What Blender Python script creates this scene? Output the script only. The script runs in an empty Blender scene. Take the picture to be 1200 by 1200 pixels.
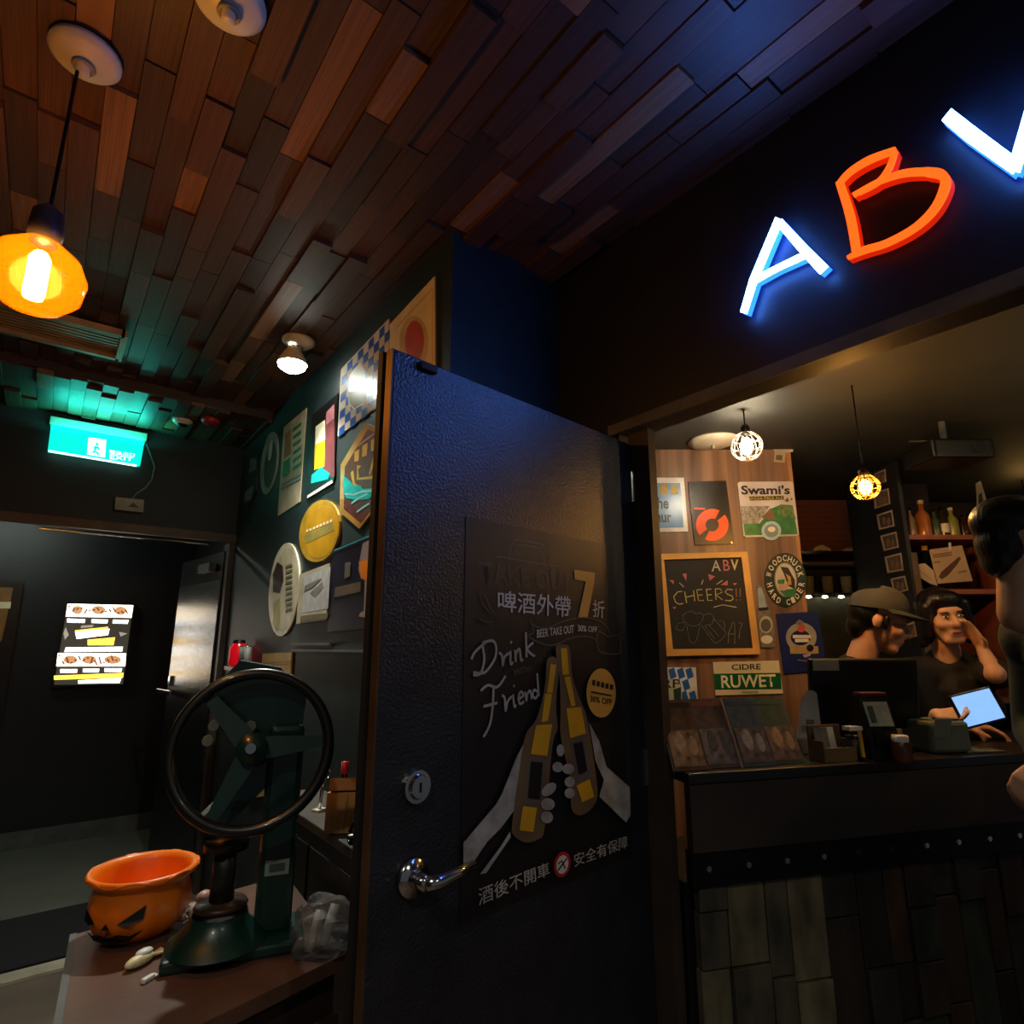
import bpy, bmesh, math, random
from mathutils import Vector, Matrix, Euler
random.seed(7)
scene = bpy.context.scene
COL = scene.collection
# ------------------------------------------------------------------ camera, world, exposure
FPX, PITCH, TH, CZ = 695.0, math.radians(12.6), math.radians(37.8), 1.45
cam_data = bpy.data.cameras.new('camera')
cam_data.sensor_fit = 'HORIZONTAL'; cam_data.sensor_width = 36.0
cam_data.lens = 36.0 * FPX / 1200.0
cam_data.clip_start = 0.02
cam = bpy.data.objects.new('camera', cam_data); COL.objects.link(cam)
cam.location = (0, 0, CZ); cam.rotation_euler = (math.pi/2 + PITCH, 0, -TH)
scene.camera = cam
world = bpy.data.worlds.new('night'); scene.world = world; world.use_nodes = True
bg = world.node_tree.nodes['Background']
bg.inputs[0].default_value = (0.32, 0.36, 0.42, 1); bg.inputs[1].default_value = 0.14
scene.view_settings.view_transform = 'Standard'; scene.view_settings.look = 'None'
scene.view_settings.exposure = 0.3; scene.view_settings.gamma = 1.0
scene.view_settings.use_curve_mapping = False
try:
    scene.cycles.use_denoising = True
    scene.cycles.max_bounces = 8; scene.cycles.transparent_max_bounces = 12
    scene.cycles.sample_clamp_indirect = 4.0
except Exception: pass
SN, CS = math.sin(TH), math.cos(TH)
ZUP = Vector((0, 0, 1))

# ------------------------------------------------------------------ helpers
def ray(px, py):
    u = (px-600)/FPX; v = (600-py)/FPX
    F = math.cos(PITCH)-math.sin(PITCH)*v; Z = math.sin(PITCH)+math.cos(PITCH)*v
    return Vector((CS*u+SN*F, -SN*u+CS*F, Z))
def at_z(px, py, z):
    d = ray(px, py); k = (z-CZ)/d.z; return Vector((d.x*k, d.y*k, z))
def bar(u, F, z=0.0):                      # the bar is laid out square to this axis
    return Vector((CS*u+SN*F, -SN*u+CS*F, z))
def bar_at(px, py, F):                     # (u, F, z) in the bar's own axes
    d = ray(px, py); k = F/(SN*d.x+CS*d.y)
    return Vector((CS*d.x*k-SN*d.y*k, F, CZ+d.z*k))
BARROT = -TH
def lin(h):
    h = h.lstrip('#'); out = []
    for i in (0, 2, 4):
        c = int(h[i:i+2], 16)/255
        out.append(c/12.92 if c <= .04045 else ((c+.055)/1.055)**2.4)
    return (*out, 1.0)
MATS = {}
def M(name, col, rough=.5, metal=0., var=.25, scale=9., bump=0., bscale=60., emis=None, es=0., coat=0., stretch=(1, 1, 1), spec=.5, detail=3., alpha=1., trans=0.):
    if name in MATS: return MATS[name]
    m = bpy.data.materials.new(name); m.use_nodes = True; MATS[name] = m
    nt = m.node_tree; b = nt.nodes['Principled BSDF']
    c = lin(col)
    tc = nt.nodes.new('ShaderNodeTexCoord'); mp = nt.nodes.new('ShaderNodeMapping')
    mp.inputs['Scale'].default_value = stretch
    nt.links.new(tc.outputs['Object'], mp.inputs[0])
    n = nt.nodes.new('ShaderNodeTexNoise'); n.inputs['Scale'].default_value = scale; n.inputs['Detail'].default_value = detail
    nt.links.new(mp.outputs[0], n.inputs['Vector'])
    r = nt.nodes.new('ShaderNodeValToRGB')
    r.color_ramp.elements[0].position = .3; r.color_ramp.elements[1].position = .7
    r.color_ramp.elements[0].color = tuple(x*(1-var) for x in c[:3])+(1,)
    r.color_ramp.elements[1].color = tuple(min(1, x*(1+var)) for x in c[:3])+(1,)
    nt.links.new(n.outputs['Fac'], r.inputs[0]); nt.links.new(r.outputs[0], b.inputs['Base Color'])
    b.inputs['Roughness'].default_value = rough; b.inputs['Metallic'].default_value = metal
    b.inputs['Specular IOR Level'].default_value = spec
    b.inputs['Coat Weight'].default_value = coat
    b.inputs['Alpha'].default_value = alpha; b.inputs['Transmission Weight'].default_value = trans
    if emis:
        b.inputs['Emission Color'].default_value = lin(emis); b.inputs['Emission Strength'].default_value = es
    if bump:
        n2 = nt.nodes.new('ShaderNodeTexNoise'); n2.inputs['Scale'].default_value = bscale; n2.inputs['Detail'].default_value = 2
        nt.links.new(mp.outputs[0], n2.inputs['Vector'])
        bp = nt.nodes.new('ShaderNodeBump'); bp.inputs['Strength'].default_value = bump; bp.inputs['Distance'].default_value = .01
        nt.links.new(n2.outputs['Fac'], bp.inputs['Height']); nt.links.new(bp.outputs[0], b.inputs['Normal'])
    return m
def clear(name, col, mix=.8, rough=.05, shell=None):   # thin see-through shell (glass, film)
    if name in MATS: return MATS[name]
    m = bpy.data.materials.new(name); m.use_nodes = True; MATS[name] = m
    nt = m.node_tree; nt.nodes.clear()
    o = nt.nodes.new('ShaderNodeOutputMaterial'); mx = nt.nodes.new('ShaderNodeMixShader')
    t = nt.nodes.new('ShaderNodeBsdfTransparent'); g = nt.nodes.new('ShaderNodeBsdfPrincipled')
    t.inputs[0].default_value = lin(col); g.inputs['Base Color'].default_value = lin(shell or col); g.inputs['Roughness'].default_value = rough
    n = nt.nodes.new('ShaderNodeTexNoise'); n.inputs['Scale'].default_value = 20
    bp = nt.nodes.new('ShaderNodeBump'); bp.inputs['Strength'].default_value = .15
    nt.links.new(n.outputs['Fac'], bp.inputs['Height']); nt.links.new(bp.outputs[0], g.inputs['Normal'])
    mx.inputs[0].default_value = 1-mix
    nt.links.new(t.outputs[0], mx.inputs[1]); nt.links.new(g.outputs[0], mx.inputs[2]); nt.links.new(mx.outputs[0], o.inputs[0])
    return m

def tag(o, label=None, cat=None, group=None, kind=None):
    if label: o['label'] = label
    if cat: o['category'] = cat
    if group: o['group'] = group
    if kind: o['kind'] = kind
    return o
def thing(name, label, cat, loc=(0, 0, 0), rotz=0., group=None, mtx=None):
    o = bpy.data.objects.new(name, None); COL.objects.link(o); o.empty_display_size = .05
    if mtx is not None: o.matrix_world = mtx
    else: o.location = loc; o.rotation_euler = (0, 0, rotz)
    return tag(o, label, cat, group)
def link(name, me, mat, parent=None):
    if mat is not None and not me.materials: me.materials.append(mat)
    o = bpy.data.objects.new(name, me); COL.objects.link(o)
    if parent is not None: o.parent = parent
    return o
class B:                                    # collects shapes, builds ONE mesh object
    def __init__(s): s.bm = bmesh.new()
    def _x(s, vs, c, rot):
        mt = Matrix.Translation(Vector(c)) @ (rot.to_matrix().to_4x4() if isinstance(rot, Euler) else (rot.to_4x4() if rot is not None else Matrix()))
        bmesh.ops.transform(s.bm, matrix=mt, verts=vs)
    def box(s, c, d, rot=None, bev=0.):
        r = bmesh.ops.create_cube(s.bm, size=1.0)['verts']
        for v in r: v.co = Vector((v.co.x*d[0], v.co.y*d[1], v.co.z*d[2]))
        if bev:
            es = list({e for v in r for e in v.link_edges})
            g = bmesh.ops.bevel(s.bm, geom=es, offset=bev, segments=2, affect='EDGES', profile=.5)
            r = list({v for f in g['faces'] for v in f.verts})
            r = list({v for v0 in r for f in v0.link_faces for v in f.verts})
        s._x(r, c, rot); return s
    def cyl(s, p0, p1, r0, r1=None, n=16):
        p0, p1 = Vector(p0), Vector(p1); r1 = r0 if r1 is None else r1
        d = p1-p0
        r = bmesh.ops.create_cone(s.bm, cap_ends=True, segments=n, radius1=r0, radius2=r1, depth=d.length)['verts']
        bmesh.ops.transform(s.bm, matrix=Matrix.Translation((p0+p1)/2) @ d.to_track_quat('Z', 'Y').to_matrix().to_4x4(), verts=r)
        return s
    def ball(s, c, r, rot=None, n=16):
        v = bmesh.ops.create_uvsphere(s.bm, u_segments=n, v_segments=max(6, n//2), radius=1)['verts']
        if not hasattr(r, '__len__'): r = (r, r, r)
        for q in v: q.co = Vector((q.co.x*r[0], q.co.y*r[1], q.co.z*r[2]))
        s._x(v, c, rot); return s
    def torus(s, c, R, r, rot=None, n=32, m=8, a0=0., a1=2*math.pi):
        full = abs(a1-a0-2*math.pi) < 1e-6
        k = n if full else n+1
        rings = []; vs = []
        for i in range(k):
            a = a0+(a1-a0)*i/n; ring = []
            for j in range(m):
                b = 2*math.pi*j/m
                q = s.bm.verts.new(((R+r*math.cos(b))*math.cos(a), (R+r*math.cos(b))*math.sin(a), r*math.sin(b)))
                ring.append(q); vs.append(q)
            rings.append(ring)
        for i in range(n):
            A, Bq = rings[i], rings[(i+1) % k]
            for j in range(m): s.bm.faces.new((A[j], Bq[j], Bq[(j+1) % m], A[(j+1) % m]))
        s._x(vs, c, rot); return s
    def lathe(s, prof, c=(0, 0, 0), rot=None, n=32):
        rings = []; vs = []
        for (r, z) in prof:
            ring = [s.bm.verts.new((max(r, 1e-4)*math.cos(2*math.pi*i/n), max(r, 1e-4)*math.sin(2*math.pi*i/n), z)) for i in range(n)]
            rings.append(ring); vs += ring
        for a, b in zip(rings, rings[1:]):
            for i in range(n): s.bm.faces.new((a[i], a[(i+1) % n], b[(i+1) % n], b[i]))
        s._x(vs, c, rot); return s
    def tube(s, pts, r, n=8):
        pts = [Vector(p) for p in pts]; rings = []
        for i, p in enumerate(pts):
            t = (pts[min(i+1, len(pts)-1)]-pts[max(i-1, 0)]).normalized()
            q = t.to_track_quat('Z', 'Y'); rr = r[i] if hasattr(r, '__len__') else r
            rings.append([s.bm.verts.new(p+q @ Vector((rr*math.cos(2*math.pi*j/n), rr*math.sin(2*math.pi*j/n), 0))) for j in range(n)])
        for a, b in zip(rings, rings[1:]):
            for j in range(n): s.bm.faces.new((a[j], a[(j+1) % n], b[(j+1) % n], b[j]))
        s.bm.faces.new(rings[0][::-1]); s.bm.faces.new(rings[-1]); return s
    def prism(s, pts, z0, z1, mtx=None):
        a = [s.bm.verts.new((p[0], p[1], z0)) for p in pts]; b = [s.bm.verts.new((p[0], p[1], z1)) for p in pts]
        n = len(pts); s.bm.faces.new(a[::-1]); s.bm.faces.new(b)
        for i in range(n): s.bm.faces.new((a[i], a[(i+1) % n], b[(i+1) % n], b[i]))
        if mtx is not None: bmesh.ops.transform(s.bm, matrix=mtx, verts=a+b)
        return s
    def flat(s, pts, z):
        s.bm.faces.new([s.bm.verts.new((p[0], p[1], z)) for p in pts]); return s
    def strip(s, pts, w, z, closed=False):
        pts = [Vector((p[0], p[1])) for p in pts]; L = []; R = []
        n = len(pts)
        for i, p in enumerate(pts):
            a = pts[i-1] if (i or closed) else p; b = pts[(i+1) % n] if (i < n-1 or closed) else p
            t = (b-a)
            if t.length < 1e-9: t = Vector((1, 0))
            t.normalize(); o = Vector((-t.y, t.x))*w/2
            L.append(s.bm.verts.new((p.x+o.x, p.y+o.y, z))); R.append(s.bm.verts.new((p.x-o.x, p.y-o.y, z)))
        for i in range(n if closed else n-1):
            j = (i+1) % n; s.bm.faces.new((R[i], R[j], L[j], L[i]))
        return s
    def build(s, name, mat, parent=None, smooth=False):
        bmesh.ops.recalc_face_normals(s.bm, faces=s.bm.faces[:])
        me = bpy.data.meshes.new(name); s.bm.to_mesh(me); s.bm.free()
        if smooth: 
            for p in me.polygons: p.use_smooth = True
        return link(name, me, mat, parent)
def struct(o, label, cat=None): return tag(o, label, cat, kind='structure')

def text_mesh(body, bold=.0):
    cu = bpy.data.curves.new('txt', 'FONT'); cu.body = body; cu.resolution_u = 3; cu.offset = bold
    ob = bpy.data.objects.new('txt', cu); COL.objects.link(ob)
    dg = bpy.context.evaluated_depsgraph_get(); ev = ob.evaluated_get(dg)
    me = bpy.data.meshes.new_from_object(ev)
    bpy.data.objects.remove(ob); bpy.data.curves.remove(cu)
    xs = [v.co.x for v in me.vertices] or [0]; ys = [v.co.y for v in me.vertices] or [0]
    x0, x1, y0, y1 = min(xs), max(xs), min(ys), max(ys)
    for v in me.vertices: v.co = ((v.co.x-x0)/max(1e-6, x1-x0), (v.co.y-y0)/max(1e-6, y1-y0), 0)
    return me
class Plane:
    def __init__(s, o, ex):
        s.o = Vector(o); s.ex = Vector(ex).normalized(); s.n = s.ex.cross(ZUP)
    def uv(s, px, py, off=0.):
        d = ray(px, py); c = Vector((0, 0, CZ)); o = s.o+s.n*off
        k = (o-c).dot(s.n)/d.dot(s.n); p = c+d*k-o
        return (p.dot(s.ex), p.z)
    def mtx(s, u, v, w=0.):
        p = s.o+s.ex*u+ZUP*v+s.n*w
        R = Matrix((s.ex, ZUP, s.n)).transposed()
        return Matrix.Translation(p) @ R.to_4x4()
class Sign:                                 # flat thing on a wall: plate + printed parts, all in its own plane
    def __init__(s, name, label, cat, pl, poly, th, mat, plate='plate', group=None, off=0.001, cut=None):
        s.pl = pl; s.off = off+th; s.k = 0
        uv = [pl.uv(*p, off) for p in poly]
        s.c = (sum(p[0] for p in uv)/len(uv), min(p[1] for p in uv))
        s.root = thing(name, label, cat, mtx=pl.mtx(s.c[0], s.c[1], off), group=group); s.th = th
        B().prism([(p[0]-s.c[0], p[1]-s.c[1]) for p in uv], 0, th).build(plate, mat, s.root)
    def q(s, p):
        u = s.pl.uv(p[0], p[1], s.off); return (u[0]-s.c[0], u[1]-s.c[1])
    def z(s): s.k += 1; return s.th+.0006*s.k
    def poly(s, polys, mat, name='print'):
        z = s.z()
        if not hasattr(polys[0][0], '__len__'): polys = [polys]
        if len(polys) <= 12:
            for pp in polys: o = B().flat([s.q(p) for p in pp], z).build(name, mat, s.root)
            return o
        b = B()
        for pp in polys: b.flat([s.q(p) for p in pp], z)
        return tag(b.build(name, mat, s.root), kind='stuff')
    def ell(s, cs, mat, name='print'):
        return s.poly([ellp(*c) for c in cs], mat, name)
    def line(s, lines, w, mat, name='line_drawing', closed=False):
        b = B(); z = s.z()
        if not hasattr(lines[0][0], '__len__'): lines = [lines]
        for l in lines: b.strip([s.q(p) for p in l], w, z, closed)
        return b.build(name, mat, s.root)
    def text(s, items, mat, name='lettering', bold=.01):
        if isinstance(items, tuple): items = [items]
        if len(items) > 1 and all(len(i[0]) > 1 for i in items):
            for it in items: s.text(it, mat, name, bold); s.k -= 1
            s.k += 1; return
        z = s.z(); bm = bmesh.new()
        for body, quad in items:
            me = text_mesh(body, bold); A, Bq, Cq, D = [Vector(s.q(p)) for p in quad]
            for v in me.vertices:
                x, y = v.co.x, v.co.y
                p = (D*(1-x)+Cq*x)*(1-y)+(A*(1-x)+Bq*x)*y
                v.co = (p.x, p.y, z)
            bm.from_mesh(me); bpy.data.meshes.remove(me)
        for f in bm.faces:
            f.normal_update()
            if f.normal.z < 0: f.normal_flip()
        me = bpy.data.meshes.new(name); bm.to_mesh(me); bm.free()
        return tag(link(name, me, mat, s.root), kind='stuff' if len(items) > 4 else None)
def ellp(cx, cy, rx, ry, tilt=0., n=28):
    t = math.radians(tilt); out = []
    for i in range(n):
        a = 2*math.pi*i/n; x, y = rx*math.cos(a), -ry*math.sin(a)
        out.append((cx+x*math.cos(t)-y*math.sin(t), cy+x*math.sin(t)+y*math.cos(t)))
    return out
def smooth(pts, closed=False, n=5):         # Catmull-Rom through hand-noted points
    k = len(pts); out = []
    if k < 3: return pts
    for i in range(k if closed else k-1):
        g = lambda j: Vector(pts[j % k] if closed else pts[min(max(j, 0), k-1)])
        a, b, c, d = g(i-1), g(i), g(i+1), g(i+2)
        for s_ in range(n):
            t = s_/n; out.append(tuple(.5*(2*b+(c-a)*t+(2*a-5*b+4*c-d)*t*t+(3*b-a-3*c+d)*t**3)))
    if not closed: out.append(tuple(pts[-1]))
    return out
def crop(x0, y0, sc):                       # coordinates noted in an enlarged view
    return lambda pts: [(x0+p[0]/sc, y0+p[1]/sc) for p in pts]
def ccw(pts): return pts
def point(name, loc, col, w, r=.03, parent=None):
    l = bpy.data.lights.new(name, 'POINT'); l.energy = w; l.color = col; l.shadow_soft_size = r
    o = bpy.data.objects.new(name, l); COL.objects.link(o); o.location = loc
    if parent is not None: o.parent = parent
    return o
def remesh(name, prims, voxel, mat, parent=None, smooth=5):
    b = B()
    for p in prims:
        if p[0] == 's': b.ball(p[1], p[2], p[3] if len(p) > 3 else None, 20)
        else:
            _, a, c, r0, r1 = p
            b.ball(a, r0, None, 16); b.ball(c, r1, None, 16); b.cyl(a, c, r0, r1, 16)
    o = b.build(name, mat, parent)
    m = o.modifiers.new('r', 'REMESH'); m.mode = 'VOXEL'; m.voxel_size = voxel
    if smooth: n = o.modifiers.new('s', 'SMOOTH'); n.iterations = smooth; n.factor = .5
    dg = bpy.context.evaluated_depsgraph_get(); me = bpy.data.meshes.new_from_object(o.evaluated_get(dg))
    o.modifiers.clear(); old = o.data; o.data = me; me.name = name; bpy.data.meshes.remove(old)
    if not me.materials: me.materials.append(mat)
    for p in me.polygons: p.use_smooth = True
    return o
# ------------------------------------------------------------------ materials
m_blackwall = M('black wall paint', '#14171a', .55, bump=.05, bscale=120)
m_tealwall = M('dark green black wall paint', '#1a2424', .5, bump=.05, bscale=150)
m_fascia = M('navy black fascia paint', '#0e1218', .45, bump=.04, bscale=90)
m_door = M('black orange-peel door paint', '#202124', .33, bump=.3, bscale=150)
m_dooredge = M('bronze door edge', '#5a432c', .45, .5)
m_rubber = M('black rubber', '#0b0c0c', .7)
m_brownframe = M('brown frame paint', '#3d3126', .5)
m_goldframe = M('dark bronze lintel', '#4a3a28', .45, .3)
m_steel = M('brushed steel', '#9a9c9c', .25, 1., .15, 30, stretch=(1, 1, .02), bump=.05, bscale=200)
m_chrome = M('chrome', '#c9c8c2', .15, 1., .05)
m_iron = M('black iron', '#141414', .4, .6)
m_floor = M('brown floor', '#5a4c3f', .6, var=.3, scale=3)
m_cfloor = M('grey corridor floor', '#565a50', .5, var=.15, scale=4)
m_mat = M('black floor mat', '#0b0e12', .9, bump=.3, bscale=200)
m_kerb = M('pale stone sill', '#a19a84', .6)
m_barceil = M('dark grey bar ceiling', '#2c2e2d', .6, var=.2, scale=2)
m_greytrim = M('grey metal trim', '#5a5b58', .5, .2)
m_white = M('white paint', '#e8e4d8', .4, var=.05)
m_cream = M('cream print', '#e6d9b8', .35, var=.1)
m_offwhite = M('off white print', '#d8d4c6', .4, var=.12)
m_blk = M('black print', '#101010', .35)
m_black = M('black plastic', '#0c0c0d', .35)
m_brassy = M('gold print', '#c9962e', .35, var=.2)
m_amberprint = M('amber print', '#d98a14', .35, var=.2)
m_redp = M('brick red print', '#a8402a', .4, var=.2)
m_darkred = M('dark red print', '#5e1f14', .35, var=.3, scale=20)
m_blueprint = M('blue print', '#1d4f9e', .35, var=.15)
m_navy = M('navy print', '#141c4a', .35)
m_teal = M('teal print and reflection', '#18a8a0', .3, var=.3, scale=30)
m_greenp = M('green print', '#2f7a3c', .4, var=.3, scale=25)
m_greyp = M('grey print', '#77736a', .45, var=.3, scale=30)
m_orangep = M('orange print', '#f0561e', .4, var=.05)
m_pinkp = M('pink print', '#b06a70', .5)

# ------------------------------------------------------------------ the setting
def slab(name, lo, hi, mat, label, parent=None, cat=None):
    c = [(a+b)/2 for a, b in zip(lo, hi)]; d = [b-a for a, b in zip(lo, hi)]
    o = B().box((0, 0, d[2]/2), d).build(name, mat); o.location = (c[0], c[1], lo[2])
    return struct(o, label, cat)
slab('floor', (-2.3, -2.2, -.06), (5.6, 4.3, 0), m_floor, 'brown floor of the bar and entrance', cat='floor')
slab('floor_corridor', (-1.5, 4.3, -.06), (1.5, 6.05, 0), m_cfloor, 'grey floor of the corridor beyond the exit doorway', cat='floor')
slab('trim_1', (-2.3, 3.70, 0), (.94, 3.80, .012), m_kerb, 'pale sill strip across the floor before the exit doorway', cat='sill')
slab('wall_right', (.95, 1.56, 0), (1.43, 4.3, 2.95), m_tealwall, 'dark green-black wall hung with beer signs', cat='wall')
slab('wall_fascia', (1.43, -2.2, 2.145), (1.53, 1.56, 2.95), m_fascia, 'navy black fascia carrying the lit ABV letters', cat='wall')
slab('wall_return', (1.456, 1.285, 0), (1.50, 1.56, 2.145), m_blackwall, 'narrow black wall between open door hinge and sign wall', cat='wall')
slab('trim_2', (1.418, -2.2, 2.135), (1.43, 1.30, 2.17), m_greytrim, 'grey metal strip along the lower edge of the fascia', cat='trim')
slab('wall_back_1', (-2.3, 4.3, 2.165), (.95, 4.45, 2.95), m_blackwall, 'black wall above the exit doorway', cat='wall')
slab('wall_back_2', (-2.3, 4.3, 0), (-.95, 4.45, 2.165), m_blackwall, 'black wall left of the exit doorway', cat='wall')
slab('wall_left', (-2.4, -2.2, 0), (-2.3, 4.45, 2.95), m_blackwall, 'black side wall opposite the signs', cat='wall')
slab('wall_corridor_back', (-1.5, 5.95, 0), (1.5, 6.05, 2.6), m_blackwall, 'dark corridor wall with glowing menu box', cat='wall')
slab('wall_corridor_right', (1.0, 4.45, 0), (1.1, 5.95, 2.6), m_blackwall, 'dark side wall of the corridor', cat='wall')
slab('wall_corridor_left', (-1.6, 4.45, 0), (-1.5, 5.95, 2.6), m_blackwall, 'dark left side wall of the corridor', cat='wall')
slab('ceiling_corridor', (-1.6, 4.45, 2.5), (1.1, 6.05, 2.6), m_blackwall, 'dark ceiling of the corridor', cat='ceiling')
slab('ceiling_bar', (1.53, -2.2, 2.46), (5.6, 4.6, 2.56), m_barceil, 'dark grey ceiling inside the bar', cat='ceiling')
slab('wall_bar_side', (5.5, -2.2, 0), (5.6, 4.6, 2.46), m_blackwall, 'dark far side wall of the bar', cat='wall')
slab('baseboard_corridor', (-1.5, 5.93, 0), (1.0, 5.95, .12), m_greytrim, 'grey baseboard along the corridor wall', cat='baseboard')
# lintel and jambs of the exit doorway
slab('trim_3', (-.95, 4.265, 2.12), (.95, 4.3, 2.175), m_goldframe, 'bronze lintel over the exit doorway', cat='trim')
slab('trim_4', (.915, 4.27, 0), (.949, 4.44, 2.12), m_brownframe, 'dark right jamb of the exit doorway', cat='trim')
slab('added_strip', (-.1, 4.36, 2.105), (.80, 4.385, 2.12), m_chrome, 'chrome strip added under the bronze lintel for the bright corridor ceiling edge', cat='trim')  # added chrome strip in place of the bright corridor ceiling edge
# jamb of the bar entrance beside the open door
j = slab('trim_6', (1.456, 1.163, 0), (1.49, 1.245, 2.135), m_brownframe, 'brown door jamb between open door and bar counter', cat='trim')
for z in (.25, 1.1, 1.95):
    B().cyl((-.02, .03, z-.05), (-.02, .03, z+.05), .009, n=10).build('hinge', m_chrome, j)

# plank ceiling: strips of wood laid along the room, each at its own depth
m_ceil = M('dark ceiling underlay', '#120d0a', .8)
ceil = slab('ceiling', (-2.3, -2.2, 2.875), (1.43, 3.64, 2.95), m_ceil, 'ceiling clad with short uneven brown wood strips', cat='ceiling')
sof = slab('ceiling_soffit', (-2.3, 3.64, 2.815), (.95, 4.3, 2.95), M('brown soffit board', '#3a2418', .55, var=.2), 'lower ceiling strip of planks above the exit sign', cat='ceiling')
def woodmat(name, col, axis='y', var=.35, rough=.5, sc=7.):
    st = {'x': (.12, 1.6, 1.6), 'y': (1.6, .12, 1.6), 'z': (1.6, 1.6, .12)}[axis]
    return M(name, col, rough, var=var, scale=sc, stretch=st, bump=.12, bscale=sc*2, detail=6)
PL = [woodmat('ceiling plank '+n, c) for n, c in (('umber', '#452c1f'), ('chestnut', '#503322'), ('walnut', '#3f281c'), ('tan', '#755034'), ('rust', '#4c2e20'), ('espresso', '#33221a'))]  # all six are wood tones, mixed at random
pm = []
for m in PL:
    b = B().box((0, 0, -.5), (1, 1, 1)); o = b.build('plank', m); me = o.data; bpy.data.objects.remove(o); pm.append(me)
def pxof(p):
    d = Vector(p)-Vector((0, 0, CZ)); u = CS*d.x-SN*d.y; F = SN*d.x+CS*d.y
    f = math.cos(PITCH)*F+math.sin(PITCH)*d.z; v = -math.sin(PITCH)*F+math.cos(PITCH)*d.z
    return (600+FPX*u/f, 600-FPX*v/f, f) if f > .05 else (-9e9, 0, f)
planks = []
def rows(x0, x1, y0, y1, z, host, w=.07):
    x = x0
    while x < x1-.01:
        ww = min(w, x1-x); y = y0-random.uniform(0, .4)
        while y < y1:
            L = random.choice((.22, .3, .3, .38, .45, .55)); a, b = max(y, y0), min(y+L, y1)
            if b-a > .03:
                th = .008+random.choice((0, .004, .008, .014, .022))
                mi = random.choices(range(6), (4, 3, 4, 1.2, 3, 2))[0]
                c = ((x+x+ww)/2, (a+b)/2, z)
                q = pxof(c); vis = -60 < q[0] < 1260 and -60 < q[1] < 1260
                planks.append((vis, (b-a)/max(.2, q[2])**2, c, (ww-.002, b-a-.003, th), mi, host))
            y += L
        x += ww
rows(-2.3, 1.43, -.4, 3.64, 2.875, ceil)
rows(-2.3, .95, 3.645, 4.3, 2.815, sof)
planks.sort(key=lambda t: (-t[0], -t[1]))
for host in (ceil, sof):
    mine = [p for p in planks if p[5] is host]
    keep = [p for p in mine if p[0]][:290 if host is ceil else 90]
    rest = [p for p in mine if p not in keep]
    for (_, _, c, d, mi, h) in keep:
        o = bpy.data.objects.new('plank', pm[mi]); COL.objects.link(o); o.parent = h
        o.location = Vector(c)-h.location; o.scale = d
    b = B()
    for (_, _, c, d, mi, h) in rest: b.box((c[0]-h.location.x, c[1]-h.location.y, c[2]-h.location.z-d[2]/2), d)
    o = b.build('plank_field', None, host); tag(o, kind='stuff')
    for m in PL: o.data.materials.append(m)
    for k, p in enumerate(o.data.polygons): p.material_index = rest[k//6][4]

# planes things hang on
P_SIGN = Plane((.95, 4.3, 0), (0, -1, 0))
P_EXIT = Plane((0, 4.3, 0), (1, 0, 0))
P_FASC = Plane((1.43, 0, 0), (0, -1, 0))
D0, D1 = Vector((.535, 1.118, 0)), Vector((1.452, 1.2315, 0))
P_DOOR = Plane(D0, D1-D0)
P_CORR = Plane((0, 5.95, 0), (1, 0, 0))
P_WOOD = Plane(bar(.5, 3.0), bar(1, 0)-bar(0, 0))

# ------------------------------------------------------------------ open black door
dr = thing('door_1', 'open black glossy steel door with a takeout poster', 'door', mtx=P_DOOR.mtx(0, 0, 0)); dr['kind'] = 'structure'
DW = (D1-D0).length
B().box((DW/2, 1.055, -.022), (DW, 2.08, .044), bev=.003).build('leaf', m_door, dr)
B().box((-.002, 1.055, -.012), (.004, 2.08, .024)).build('edge_strip', m_dooredge, dr)
B().box((-.004, 1.055, -.038), (.012, 2.08, .018)).build('edge_gasket', m_rubber, dr)
u, v = P_DOOR.uv(500, 432); B().box((u, v, .006), (.05, .018, .012), bev=.004).build('magnet_plate', m_rubber, dr)
u, v = P_DOOR.uv(486, 921)
lk = B().cyl((u, v, 0), (u, v, .012), .033, .031, 32).cyl((u, v, .012), (u, v, .02), .024, .02, 32).build('lock_cylinder', m_chrome, dr)
B().box((u, v, .0205), (.004, .018, .002)).build('key_slot', m_blk, lk)
u, v = P_DOOR.uv(482, 1028)
hd = B().cyl((u, v, 0), (u, v, .012), .036, .034, 32).cyl((u, v, .012), (u, v, .05), .016, .013, 20).build('lever_rose', m_chrome, dr, True)
B().tube([(u-.004, v, .05), (u+.025, v, .056), (u+.07, v+.004, .056), (u+.115, v+.008, .052)], [.013, .013, .011, .009], 12).build('lever', m_chrome, hd, True)

# poster on the door
m_poster = M('black poster paper', '#15120f', .45, var=.15, bump=.03)
m_pgrey = M('grey poster ink', '#5f5850', .5); m_plight = M('light poster ink', '#cfc9b8', .5); m_pyel = M('yellow poster ink', '#d9a441', .5, var=.1)
m_pbrown = M('brown poster ink', '#6b5638', .5); m_pbottle = M('bottle yellow ink', '#d8a21c', .45, var=.15); m_psilver = M('silver poster ink', '#9c9a90', .5, var=.3, scale=25)
m_pdim = M('dim poster ink', '#3a322c', .5); m_pscript = M('script poster ink', '#a8a294', .5)
S = Sign('poster', 'dark takeout beer poster with two clinking bottles on the black door', 'poster', P_DOOR,
         [(545.6, 605.5), (717, 639.4), (741, 1003), (538, 1082)], .0012, m_poster, 'sheet', off=.0005)
g = crop(530, 600, 5.4545)
S.line([g([(360, 300), (370, 235), (405, 175), (575, 205), (610, 275), (615, 330)]), g([(395, 300), (410, 205), (560, 230), (580, 270), (585, 325)]), g([(285, 285), (680, 350)])], .0028, m_pgrey, 'bag_drawing')
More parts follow.
